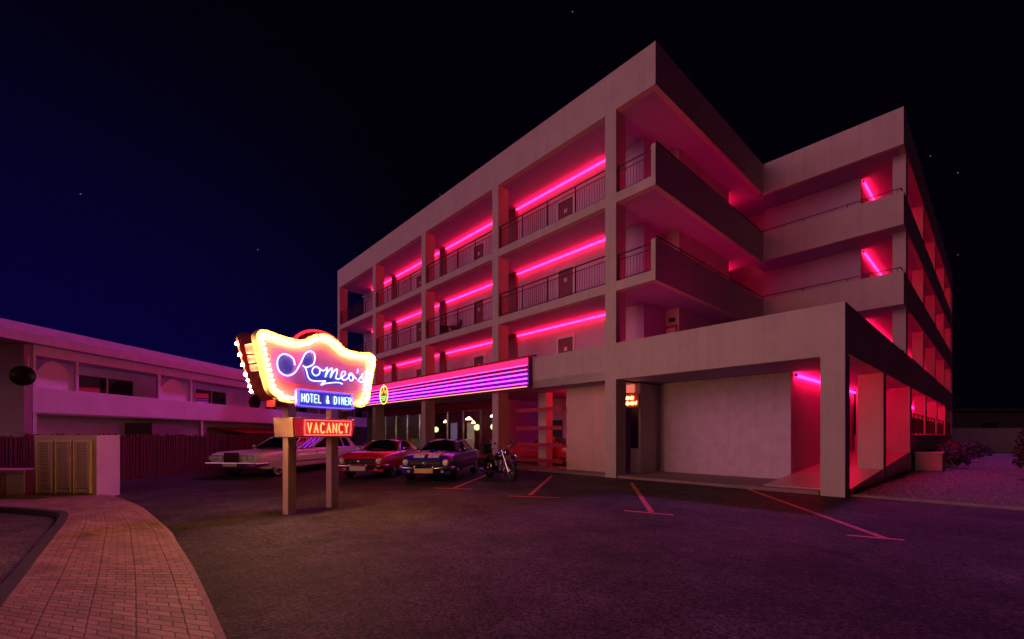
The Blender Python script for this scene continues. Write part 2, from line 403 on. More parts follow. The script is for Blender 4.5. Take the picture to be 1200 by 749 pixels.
# ramp floor of the arcade
def ramp(u0, u1, v0, v1, k=.06, zb=-.02):
    b = [(-u0, v0, zb), (-u1, v0, zb), (-u1, v1, zb), (-u0, v1, zb)]
    t = [(-u0, v0, k*v0+.09), (-u1, v0, k*v0+.09), (-u1, v1, k*v1+.09), (-u0, v1, k*v1+.09)]
    return MB().hexa(b, t)
hp(ramp(-4.70, UE+.03, .52, 12.1), 'ramp', 'floor')
hp(MB().hb(-4.45, UE+.03, 12.1, VE, 0, 1.5), 'terrace_base', 'stucco')
railing((UE+.1, 12.3), (UE+.1, 35.5), 1.5, .95, 1.6, .12)
hp(MB().hb(-4.9, UE+.02, 12.11, 12.3, 1.5, 3.5), 'arcade_wall', 'room_wall')
for v in (17.5, 23.5, 29.5): hp(MB().hb(-6.2, UE+.02, v, v+.5, 1.5, 3.5), 'column', 'stucco')
d = hp(MB().hb(-5.055, -5.09, 21, 22, 1.5, 3.4), 'door', 'dark')
# --- ground floor diner front
VG = 2.6
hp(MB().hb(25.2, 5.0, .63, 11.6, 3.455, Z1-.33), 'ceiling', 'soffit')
hp(MB().hb(24.9, 9.1, VG, VG+.18, .08, .55).hb(24.9, 9.1, VG, VG+.18, 2.95, 3.455), 'shop_wall', 'red_frame')
mull = MB()
for u in (9.15, 10.9, 12.6, 14.3, 16.0, 17.7, 19.4, 21.1, 22.8, 24.6): mull.hb(u+.04, u-.04, VG+.03, VG+.13, .55, 2.95)
win = hp(MB().hb(24.9, 9.1, VG+.07, VG+.09, .55, 2.95), 'shop_window', 'glass')
mull.build('window_frame', M['alloy'], win)
hp(MB().hb(9.1, 8.9, VG, 11.6, .08, 3.455), 'shop_wall', 'room_wall')
hp(MB().hb(24.9, 9.1, 8.0, 8.2, .08, 3.455), 'room_partition', 'door')
# passage: rails, rear pillar
for z0 in (.32, 1.0, 1.72, 2.52):
    hp(MB().hb(5.75, 2.96, .70, .78, z0, z0+.17), 'screen_rail', 'red_frame')
hp(MB().hb(5.2, 4.72, 1.6, 2.05, .08, 3.455), 'column', 'stucco')
hp(MB().hb(7.4, 2.955, 4.6, 4.8, .08, 3.455), 'passage_wall', 'room_wall')
hp(MB().hb(7.1, 6.35, 4.55, 4.598, .1, 2.3), 'door', 'dark')
# pavement plinth
hp(MB().hb(25.3, UE+.55, .06, 11.5, -.03, .085), 'plinth', 'pave')

# ------------------------------------------------------------------ marquee
mq = hthing('neon_marquee', 'long pink and purple neon striped marquee above the diner windows', 'marquee', 14, 0, 3.47)
L2, R2 = 14-3.97, 14-24.4     # local x extents (right, left)
MB().box(R2, L2, -.22, -.02, .12, 1.25).build('marquee_box', pbr('marquee_purple', (.09,.012,.16), .35, var=.1), mq)
MB().box(R2, L2+.02, -.30, -.02, 1.25, 1.33).build('top_cap', M['red_frame'], mq)
MB().box(R2, L2, -.27, -.02, 0, .12).build('bottom_lip', M['red_frame'], mq)
MB().box(R2+.05, L2-.05, -.245, -.222, .98, 1.24).build('lit_band', M['n_hot'], mq)
for z, m, r in ((.94,'n_rose',.020),(.76,'n_rose',.020),(.575,'n_purple',.027),(.385,'n_purple',.027),(.19,'n_purple',.021),(.05,'n_cream',.018)):
    MB().tube([(R2+.05, -.275, z), (L2-.06, -.275, z)], r, 8).build('neon_strip', M[m], mq)

# round emblem on the marquee
em = hthing('round_emblem_sign', 'small round yellow and green neon emblem hung on the striped marquee', 'sign', 16.75, -.36, 4.02)
MB().lathe([(0,-.03),(.42,-.03),(.45,0),(.42,.03),(0,.03)], 28, axis='y').build('emblem_disc', pbr('emblem_face', (.55,.42,.08), .4, var=.3, vscale=8), em); em.scale = (1.2,1,1.3)
MB().tube([(.44*math.cos(2*PI*k/28), -.05, .44*math.sin(2*PI*k/28)) for k in range(28)], .022, 6, closed=True).build('neon_ring', glow('neon_yellow', (1,.75,.12), 2.2), em)
NG = glow('neon_green', (.35,1,.15), 2.0)
for z, w_ in ((-.08,.30),(-.16,.26),(-.25,.16)): MB().tube([(-w_,-.06,z),(w_,-.06,z)], .018, 6).build('neon_stroke', NG, em)
MB().tube([(-.26,-.06,0),(-.30,-.06,.2),(-.14,-.06,.08),(0,-.06,.32),(.14,-.06,.08),(.30,-.06,.2),(.26,-.06,0)], .02, 6).build('neon_stroke', M['n_orange'], em)
MB().tube([(-.06,-.06,.34),(.02,-.06,.50),(.06,-.06,.36)], .016, 6).build('neon_stroke', glow('neon_pale', (.9,1,.6), 2), em)
MB().box(-.05,.05,.02,.12,-.3,.3).build('bracket', M['dark'], em)

# reception neon above the window
rs = hthing('wall_neon_sign', 'orange script neon sign over the narrow window behind the column', 'sign', .15, 1.6, 2.62)
MB().box(-.33,.22,-.02,.03,-.06,.42).box(-.33,.02,-.02,.03,.42,.46).build('backing_panel', pbr('sign_back', (.55,.10,.08), .5), rs)
t = MB()
for zz, x1 in ((.08,.2),(.28,.06)):
    P = []; n = int((x1+.32)/.035)
    for i in range(n):
        P.append((-.31+i*.035, -.05, zz + (.065 if i % 2 else -.045) + .02*math.sin(i*2.1)))
    t.tube(crom(P, 4), .013, 6)
t.build('neon_script', glow('neon_amber', (1,.35,.10), 9), rs)
t = MB().box(-.31, .04, -.045, -.022, .49, .80); t.build('light_panel', glow('panel_glow', (1,.20,.13), .85), rs)

# ------------------------------------------------------------------ gallery neon tubes
def ntube(label, a, b, z, r=.04, m='n_pink'):
    """a,b local (u,v)"""
    c = ((a[0]+b[0])/2, (a[1]+b[1])/2)
    o = hthing('neon_tube', label, 'neon light', c[0], c[1], z, 'pink neon tubes along the hotel galleries')
    A = (-(a[0]-c[0]), a[1]-c[1], 0); B = (-(b[0]-c[0]), b[1]-c[1], 0)
    MB().tube([A, B], r, 8).build('glass_tube', M[m], o)
    d = (Vector(B)-Vector(A)).normalized(); e = MB()
    for p, s in ((Vector(A), -1), (Vector(B), 1)): e.tube([p, p + d*s*.05], r*1.15, 8)
    e.build('end_cap', M['dark'], o)
BAY = ['nearest the front corner', 'second from the front corner', 'third from the front corner', 'farthest from the front corner']
LV = {Z1: ('lowest', Z2-.33), Z2: ('middle', Z3-.33), Z3: ('top', ZR)}
for zf, (nm, zs) in LV.items():
    segs = [(1.62,7.05),(7.75,13.35),(14.05,19.6),(20.35,23.6)] if zf != Z3 else [(1.62,7.45),(7.58,13.7),(13.85,19.9),(20.05,23.6)]
    for k, (a, b) in enumerate(segs):
        ntube('pink neon tube under the %s street gallery ceiling, bay %s' % (nm, BAY[k]), (a, 1.98), (b, 1.98), zs-.09)
for zf, zt, nm in ((Z3, 12.8, 'top'), (Z2, Z3-.27, 'middle'), (Z1, Z2-.27, 'lowest')):
    ntube('slanting pink neon tube in the %s gallery of the rear wing' % nm, (-5.12, 11.6), (-5.12, 20), zt-.09)
    ntube('pink neon tube at the far end of the %s rear wing gallery' % nm, (-5.12, 21), (-5.12, 34), zt-.09)
ntube('pink neon tube in the ground floor arcade behind the end column', (-4.77, 3.2), (-4.77, 11.9), 3.42, .045, 'n_pink_arc')
ntube('pink neon tube over the raised side terrace with a railing', (-5.12, 12.4), (-5.12, 30), 3.40, .045, 'n_pink_arc')
# added tubes, out of sight, that redden court soffits and light the passage
for zf, nm in ((Z2,'middle'),(Z3,'top')):
    ntube('added pink neon tube hidden along the foot of the %s corner balcony parapet' % nm, (-1.42, .5), (-1.42, 9.3), zf+.09, .04, 'n_pink_fill')
    ntube('short added pink neon tube hidden in the inner court corner of the %s gallery' % nm, (-.06, 8.5), (-.06, 9.6), zf+2.5, .04)
ntube('added pink neon tube hidden inside the terrace parapet over the rendered wall', (-.4, .36), (-6.3, .36), 4.3, .04, 'n_pink_fill')
ntube('added pink neon tube hidden in the passage behind the red screen rails', (3.01, 1.4), (3.01, 5.8), 3.2, .04)
ntube('added violet neon tube hidden at the back of the passage', (3.01, 6.4), (3.01, 11), 3.1, .05, 'n_violet_fill')

# ------------------------------------------------------------------ gallery furniture
def patio_chair():
    o = hthing('patio_chair', 'x', 'chair')
    MB().box(-.24,.24,-.24,.24,.42,.46).build('seat', M['rail'], o, bevel=.01)
    MB().hexa([(-.24,.2,.46),(.24,.2,.46),(.24,.24,.46),(-.24,.24,.46)], [(-.24,.30,.92),(.24,.30,.92),(.24,.34,.92),(-.24,.34,.92)]).build('backrest', M['rail'], o)
    for x in (-.21,.21):
        for y in (-.21,.21): MB().tube([(x,y,0),(x,y,.43)], .018, 6).build('leg', M['rail'], o)
        MB().tube([(x*1.15,-.2,.44),(x*1.15,-.2,.66),(x*1.15,.24,.66)], .016, 6).build('armrest', M['rail'], o)
    return o
pc = patio_chair(); pc.location = W(12.0, .95, Z2); pc['label'] = 'dark patio chair on the middle gallery, nearer the column'; pc.rotation_euler.z = HROT+R(60); pc['group'] = 'patio chairs on the middle gallery'
pc2 = copy_tree(pc); pc2.location = W(10.9, .95, Z2); pc2['label'] = 'dark patio chair on the middle gallery, beside the door'; pc2.rotation_euler.z = HROT+R(-50)
pt = hthing('patio_table', 'small round dark table between two patio chairs on the middle gallery', 'table', 11.45, 1.2, Z2)
MB().lathe([(0,.72),(.3,.72),(.3,.69),(0,.69)], 20).build('tabletop', M['rail'], pt)
MB().tube([(0,0,0),(0,0,.7)], .03, 8).build('pedestal', M['rail'], pt); MB().lathe([(0,0),(.22,0),(.22,.03),(0,.03)], 20).build('base', M['rail'], pt)
pp = hthing('potted_plant', 'dark potted plant on the lowest gallery above the marquee', 'plant', 10.9, .6, Z1)
MB().lathe([(0,0),(.16,0),(.22,.42),(.2,.44),(0,.42)], 16).build('pot', M['timber'], pp)
t = MB()
for k in range(46):
    a = random.uniform(0, 2*PI); e = random.uniform(.2,1.3); L = random.uniform(.35,.8)
    dx, dy = math.cos(a), math.sin(a); w = .035
    p = Vector((dx*.05,dy*.05,.42)); q = p + Vector((dx*math.cos(e)*L*.5, dy*math.cos(e)*L*.5, math.sin(e)*L*.6)); r_ = p + Vector((dx*math.cos(e)*L, dy*math.cos(e)*L, math.sin(e)*L*.75))
    s = Vector((-dy, dx, 0))*w
    t.add([p-s*.3, p+s*.3, q+s, q-s, r_], [(0,1,2,3),(3,2,4)])
t.build('foliage', pbr('leaf', (.04,.07,.03), .5), pp)

# ------------------------------------------------------------------ diner interior
def pendant(u, v, z, r, m, label, L=.5):
    o = hthing('pendant_lamp', label, 'lamp', u, v, z, 'pendant lamps in the diner')
    if m == 'lamp_green': MB().ball((0,0,0), r, n=14, m=8).build('globe', M[m], o, smooth=True)
    else: MB().lathe([(0,-.02),(r,-.04),(r*.9,.03),(r*.3,.14),(.03,.17)], 16).build('lamp_shade', M[m], o, smooth=True)
    MB().tube([(0,0,r*.8),(0,0,3.45-z)], .012, 5).build('cord', M['dark'], o)
G = [(11.3,4.0,2.0,.2,'lamp_green','pale green globe lamp behind the diner window, nearest the motorcycle'),
     (13.2,4.2,2.0,.2,'lamp_green','pale green globe lamp in the middle diner window'),
     (18.0,4.2,1.9,.2,'lamp_green','pale green globe lamp in the far diner window, above the red car')]
for g in G: pendant(*g)
Wl = [(10.9,5.5,2.75,.2,'first'),(12.2,5.2,2.65,.18,'second'),(13.0,5.4,2.72,.22,'third'),(15.4,5.2,2.6,.24,'fourth'),(11.2,6.2,2.35,.16,'lower first'),(10.2,6.6,1.9,.2,'lower second'),(16.6,6.5,2.4,.14,'fifth'),(19.5,6.0,2.5,.15,'sixth')]
for u, v, z, r, nm in Wl: pendant(u, v, z, r, 'lamp_warm', 'white shaded lamp in the diner, %s counted from the motorcycle' % nm)
for i, (u, zl) in enumerate(((10.6,.5),(13.6,.5),(16.8,.5),(20.2,.5))):
    o = hthing('diner_booth', 'diner booth behind the window, %s from the motorcycle end' % ['first','second','third','fourth'][i], 'booth', u, 4.1, .085, 'diner booths behind the windows')
    MB().box(-.6,.6,-.5,.5,0,.45).build('seat', pbr('booth_red', (.35,.02,.05), .4), o, bevel=.03)
    MB().box(-.6,-.42,-.5,.5,.452,1.15).build('backrest', M['white_paint'], o, bevel=.03)
for i, (u, c) in enumerate(((12.6,(.9,.65,.1)),(15.2,(.45,.32,.28)),(18.9,(.8,.6,.4)),(21.2,(.5,.35,.6)))):
    o = hthing('wall_panel', ['yellow','brown','cream','lilac'][i] + ' lit panel on the back wall of the diner', 'panel', u, 7.96, .8)
    MB().box(-.45,.45,0,.03,0,1.7).build('panel', backlit(pbr('panel%d' % i, c, .5, var=.4, vscale=5), c, .3), o)
    MB().box(-.5,.5,.01,.035,1.702,1.78).build('panel_frame', M['alloy'], o)

# ------------------------------------------------------------------ roadside sign
sg = thing('roadside_sign', 'retro double faced neon sign with yellow bulbs on two square posts', 'sign', (-4.06, 8.22, 0), R(60))
for x in (.065, 1.015): MB().box(x-.085, x+.085, .14, .31, 0, 2.4).build('post', M['timber'], sg, bevel=.008)
out0 = [(-.33,2.2),(-.2,2.12),(.6,2.10),(1.54,2.12),(1.66,2.18),(1.77,2.28),(1.87,2.75),(1.96,3.16),(1.92,3.27),(1.82,3.31),(1.5,3.27),(1.16,3.29),(.93,3.43),(.67,3.50),(.41,3.43),(.18,3.29),(-.16,3.28),(-.54,3.33),(-.66,3.28),(-.69,3.16),(-.59,2.75),(-.46,2.3)]
outl = [(p.x, p.y) for p in crom([(a, b, 0) for a, b in out0], 4, closed=True)]
def offs(poly, d):
    n = len(poly); r = []
    for i in range(n):
        a = Vector(poly[i-1]); b = Vector(poly[(i+1) % n]); t = (b-a).normalized(); r.append((poly[i][0]-t.y*d, poly[i][1]+t.x*d))
    return r
face = MB().slabxz(outl, .03, .09).build('sign_face', None or backlit(pbr('sign_pink', (.40,.08,.14), .4, var=.12, vscale=2), (1,.05,.14), .45), sg)
rim = MB(); n = len(outl); oo = offs(outl, -.02); ii = offs(outl, .015)
vs = [(p[0], -.02, p[1]) for p in oo] + [(p[0], .12, p[1]) for p in oo] + [(p[0], -.02, p[1]) for p in ii] + [(p[0], .12, p[1]) for p in ii]
fs = []
for i in range(n):
    j = (i+1) % n
    fs += [(i, j, n+j, n+i), (2*n+j, 2*n+i, 3*n+i, 3*n+j), (j, i, 2*n+i, 2*n+j), (n+i, n+j, 3*n+j, 3*n+i)]
rim.add(vs, fs); rim.build('rim', pbr('sign_cream', (.60,.44,.24), .45), sg)
wide = [((x-.67)*1.07+.67, (z-2.72)*1.0+2.72) for x, z in outl]
MB().slabxz(wide, .40, .46).build('rear_face', pbr('sign_back_face', (.06,.025,.025), .6), sg)
ring = offs(outl, .075)
def resample(poly, step, closed=True):
    P = [Vector(p) for p in poly] + ([Vector(poly[0])] if closed else []); outp = []; acc = 0; 
    tot = sum((b-a).length for a, b in zip(P[:-1], P[1:])); k = round(tot/step); st = tot/k; nx = 0
    for a, b in zip(P[:-1], P[1:]):
        L = (b-a).length
        while nx <= acc + L and len(outp) < k:
            outp.append(a + (b-a)*((nx-acc)/L)); nx += st
        acc += L
    return outp
def bulb_mesh():
    mb = MB().ball((0,0,0), .0225, n=8, m=6); me = mb.mesh('bulb'); me.materials.append(M['bulb'])
    me.polygons.foreach_set('use_smooth', [True]*len(me.polygons)); return me
bme = bulb_mesh(); sme = MB().lathe([(0,0),(.016,0),(.016,.03),(0,.03)], 8, axis='y').mesh('socket'); sme.materials.append(M['alloy'])
eme = bme.copy(); eme.materials.clear(); eme.materials.append(M['edge_bulb'])
def bulb(x, y, z, par, s=1):
    b = bpy.data.objects.new('bulb', eme if y > .3 else bme); col.objects.link(b); b.parent = par; b.location = (x, y, z); b.scale = (s,)*3
for p in resample(ring, .092)[:88]:
    if -.06 < p.x < 1.42 and p.y < 2.4: continue
    bulb(p.x, -.052, p.y, face)
bk = resample([(-.735,3.12),(-.50,2.27)], .15, False)
for i, (x, z) in enumerate(((-.80,3.10),(-.75,2.91),(-.70,2.75),(-.65,2.58),(-.60,2.48),(-.575,2.38),(-.55,2.29))):
    bulb(x, .42, z, sg, 1.1)
for i, (x, z) in enumerate(((-.80,3.10),(-.75,2.91),(-.70,2.75),(-.65,2.58),(-.60,2.48))): bulb(1.34-x, .42, z, sg, 1.1)
rb = MB()
for p in resample(ring, .092): rb.ball((p.x, .515, p.y), .0225, n=8, m=6)
rb.build('bulb_row', M['rear_bulb'], sg)['kind'] = 'stuff'
# side panels between the faces
for i, (z0, z1) in enumerate(((2.94,3.10),(2.78,2.91),(2.64,2.75))):
    x = lambda z: -.69 + (3.16-z)*.245
    MB().hexa([(x(z0)+.0,.15,z0),(x(z0)+.04,.15,z0),(x(z0)+.02,.37,z0),(x(z0)-.02,.37,z0)], [(x(z1),.15,z1),(x(z1)+.04,.15,z1),(x(z1)+.02,.37,z1),(x(z1)-.02,.37,z1)]).build('side_panel', pbr('panel_red%d' % i, (.70,.03,.07), .45), sg)
MB().box(-.28,-.05,.12,.40,2.02,2.14).build('underside_box', M['red_frame'], sg); MB().box(1.4,1.6,.12,.40,2.02,2.14).build('underside_box', M['red_frame'], sg)
# red arch
arc = [(.67+.62*math.sin(a), 3.10+.47*math.cos(a)) for a in [R(-62+124*k/20) for k in range(21)]]
arci = [(.67+.50*math.sin(a), 3.02+.44*math.cos(a)) for a in [R(62-124*k/20) for k in range(21)]]
MB().slabxz(arci[::-1][::-1] + arc, .14, .36).build('crown_arch', M['red_frame'], sg)
MB().tube([(x, .15, z+.01) for x, z in arc], .028, 8).build('neon_arch', M['n_red'], sg)
# blue painted shade behind the lettering
B = MB(); y0 = .018
def disc(c, rx, rz, n=24): return [(c[0]+rx*math.cos(2*PI*k/n), c[1]+rz*math.sin(2*PI*k/n)) for k in range(n)]
SB = backlit(pbr('sign_blue', (.06,.05,.42), .4, var=.25, vscale=6), (.02,.03,.4), .35)
for k, sh in enumerate((disc((-.165,2.785), .165,.175), disc((.30,2.955), .11,.145), [(.23,2.75),(.27,2.56),(1.02,2.53),(1.12,2.62),(.95,2.78),(.36,2.80)], disc((1.27,2.71), .09,.07), disc((1.54,2.73), .07,.08))):
    MB().slabxz(sh, .012+k*.0003, .027+k*.0003).build('painted_shade', SB, sg)
# purple field around the lettering
MB().slabxz([(p.x, p.y) for p in crom([(-.30,2.52,0),(.5,2.47,0),(1.72,2.47,0),(1.78,2.95,0),(1.2,2.98,0),(.62,3.18,0),(.1,3.05,0),(-.38,3.04,0)], 4, closed=True)], .020, .0305).build('painted_field', backlit(pbr('sign_purple', (.30,.06,.28), .4, var=.3, vscale=3), (.42,.05,.30), .5), sg)
Rp = [(0,2.80),(-.015,2.90),(-.10,2.96),(-.21,2.975),(-.30,2.91),(-.336,2.80),(-.315,2.68),(-.242,2.61),(-.125,2.59),(0,2.66),(.081,2.78),(.153,2.92),(.215,3.04),(.31,3.11),(.40,3.09),(.425,3.0),(.394,2.88),(.30,2.815),(.22,2.79),(.165,2.815)]
leg = [(.215,2.79),(.242,2.73),(.275,2.62),(.325,2.565),(.417,2.55),(.55,2.56),(.66,2.575),(.60,2.53),(.565,2.485),(.64,2.52),(.75,2.545),(.9,2.57),(1.0,2.575),(1.065,2.555)]
om = [(.53,2.80),(.455,2.835),(.385,2.79),(.367,2.71),(.435,2.655),(.52,2.70),(.545,2.79),(.60,2.77),(.66,2.80),(.70,2.85),(.685,2.75),(.655,2.655),(.72,2.77),(.795,2.845),(.82,2.83),(.80,2.75),(.775,2.655),(.84,2.77),(.92,2.845),(.94,2.82),(.92,2.73),(.905,2.665),(.96,2.645),(1.06,2.70),(1.14,2.77),(1.12,2.82),(1.06,2.80),(1.035,2.71),(1.08,2.645),(1.16,2.66),(1.24,2.74),(1.30,2.80),(1.245,2.79),(1.225,2.70),(1.285,2.645),(1.34,2.70),(1.31,2.79),(1.37,2.74),(1.43,2.70)]
ap = [(1.455,2.92),(1.46,2.87),(1.44,2.83)]
es = [(1.46,2.66),(1.53,2.74),(1.60,2.83),(1.58,2.76),(1.62,2.70),(1.57,2.65),(1.50,2.655)]
sT = MB()
for P in (Rp, leg, om, ap, es): sT.tube(crom([(x, -.03, z) for x, z in P], 5), .0125, 6)
sT.build('neon_script', M['n_white'], sg)
# stroke letters
GL = {'A':[[(0,0),(.5,1),(1,0)],[(.2,.4),(.8,.4)]],'C':[[(1,.85),(.7,1),(.3,1),(0,.7),(0,.3),(.3,0),(.7,0),(1,.15)]],'D':[[(0,0),(0,1),(.6,1),(1,.7),(1,.3),(.6,0),(0,0)]],
 'E':[[(1,1),(0,1),(0,0),(1,0)],[(0,.5),(.8,.5)]],'H':[[(0,0),(0,1)],[(1,0),(1,1)],[(0,.5),(1,.5)]],'I':[[(.5,0),(.5,1)]],'L':[[(0,1),(0,0),(1,0)]],'N':[[(0,0),(0,1),(1,0),(1,1)]],
 'O':[[(.3,1),(.7,1),(1,.7),(1,.3),(.7,0),(.3,0),(0,.3),(0,.7),(.3,1)]],'R':[[(0,0),(0,1),(.7,1),(1,.8),(.7,.52),(0,.5)],[(.5,.5),(1,0)]],'T':[[(.5,0),(.5,1)],[(0,1),(1,1)]],
 'V':[[(0,1),(.5,0),(1,1)]],'Y':[[(0,1),(.5,.5),(1,1)],[(.5,.5),(.5,0)]],'&':[[(1,0),(.25,.75),(.4,1),(.65,.9),(.6,.68),(.05,.35),(.15,.05),(.5,0),(.95,.4)]]}
def letters(txt, x0, x1, z0, h, r, y, wf=.62, double=0):
    mb = MB(); n = len(txt); st = (x1-x0)/n
    for i, ch in enumerate(txt):
        if ch == ' ': continue
        w = st*wf; ox = x0 + i*st + (st-w)/2
        for s in GL[ch]:
            mb.tube([(ox+a*w, y, z0+b*h) for a, b in s], r, 6)
    return mb
hb = MB().box(.0,1.30,-.09,.02,2.02,2.38).build('name_panel', backlit(pbr('panel_violet', (.22,.12,.60), .4), (.14,.06,.9), .28), sg, bevel=.05)
letters('HOTEL & DINER', .07, 1.23, 2.125, .15, .0085, -.115).build('neon_letters', M['n_cyan'], hb)
MB().tube([(p.x, -.112, p.y) for p in crom([(.04,2.10,0),(.1,2.05,0),(1.2,2.05,0),(1.26,2.10,0),(1.26,2.30,0),(1.2,2.35,0),(.1,2.35,0),(.04,2.30,0)],4,closed=True)], .011, 6, closed=True).build('neon_border', M['n_blue'], hb)
vb = MB().hexa([(-.04,-.06,1.46),(1.30,-.06,1.46),(1.30,.53,1.46),(-.04,.53,1.46)], [(-.07,-.06,1.83),(1.37,-.06,1.83),(1.37,.53,1.83),(-.07,.53,1.83)]).build('vacancy_box', M['timber'], sg, bevel=.01)
MB().slabxz([(-.01,1.485),(1.28,1.485),(1.34,1.805),(-.035,1.805)], -.075, -.058).build('vacancy_face', backlit(pbr('face_red', (.62,.05,.06), .4), (1,.02,.05), .35), vb)
letters('VACANCY', .19, 1.18, 1.545, .19, .013, -.10, .58).build('neon_letters', M['n_orange'], vb)
MB().tube([(p.x, -.095, p.y) for p in crom([(.17,1.53,0),(.25,1.505,0),(1.13,1.505,0),(1.21,1.53,0),(1.22,1.76,0),(1.14,1.785,0),(.25,1.785,0),(.17,1.76,0)],4,closed=True)], .011, 6, closed=True).build('neon_border', glow('neon_coral', (1,.10,.09), 2.0), vb)

# ------------------------------------------------------------------ cars
def loft(stations, npt=None):
    """stations: (y, half width, z bottom, z shoulder, z top)"""
    vs = []; fs = []
    for y, hw, zb, zs, zt in stations:
        half = [(0,zb),(hw*.82,zb),(hw*.95,zb+.05),(hw,zb+.16),(hw*1.005,(zb+zs)/2+.05),(hw*.985,zs-.05),(hw*.95,zs),(hw*.86,zs+(zt-zs)*.55),(hw*.55,zt-.012),(0,zt)]
        ring_ = half + [(-a, b) for a, b in half[-2:0:-1]]
        vs += [(a, y, b) for a, b in ring_]
    n = len(vs)//len(stations)
    for i in range(len(stations)-1):
        for k in range(n): fs.append((i*n+k, i*n+(k+1) % n, (i+1)*n+(k+1) % n, (i+1)*n+k))
    fs.append(tuple(range(n-1, -1, -1))); fs.append(tuple(range((len(stations)-1)*n, len(stations)*n)))
    return MB().add(vs, fs)
def cut(o, cutters):
    """boolean the wheel arches out of a body and bake the result"""
    for c in cutters:
        md = o.modifiers.new('c', 'BOOLEAN'); md.operation = 'DIFFERENCE'; md.object = c; md.solver = 'EXACT'
    dg = bpy.context.evaluated_depsgraph_get(); dg.update()
    me = bpy.data.meshes.new_from_object(o.evaluated_get(dg))
    o.modifiers.clear(); o.data = me
    for c in cutters: bpy.data.objects.remove(c)
def wheel(par, x, y, r, w, rim='alloy', white=False):
    s = 1 if x > 0 else -1
    wh = MB().lathe([(r*.62,-w/2),(r*.9,-w/2),(r,-w*.32),(r,w*.32),(r*.9,w/2),(r*.62,w/2)], 24, axis='x', closed=True).build('wheel', M['black_rubber'], par, smooth=True)
    wh.location = (x, y, r)
    o = w/2*s
    rm = MB().lathe([(0,o*.55),(r*.2,o*.62),(r*.48,o*.45),(r*.6,o*1.02),(r*.645,o*.95),(r*.645,-o*.6),(0,-o*.5)], 24, axis='x').build('rim', M[rim], wh, smooth=50)
    sp = MB()
    for k in range(5):
        a = 2*PI*k/5
        sp.tube([(o*.75, r*.1*math.cos(a), r*.1*math.sin(a)), (o*.85, r*.56*math.cos(a), r*.56*math.sin(a))], [.045,.03], 6)
    sp.lathe([(0,o*1.05),(r*.14,o*.95),(r*.16,o*.5)], 12, axis='x'); sp.build('hub', M['chrome'], wh)
    if white: MB().lathe([(r*.68,o*1.0),(r*.74,o*1.03),(r*.80,o*1.0)], 24, axis='x').build('white_band', M['white_paint'], wh)
def carbody(par, st, pm, axles, r, arch, half):
    b = loft(st).build('body', pm, par)
    cs = []
    for y in axles:
        for s in (-1, 1):
            c = MB().lathe([(0,-.22),(arch,-.22),(arch,.3),(0,.3)], 28, c=(s*(half-.05), y, r+.02), axis='x').build('cutter', M['dark']); cs.append(c)
    cut(b, cs); smo(b, 35); return b
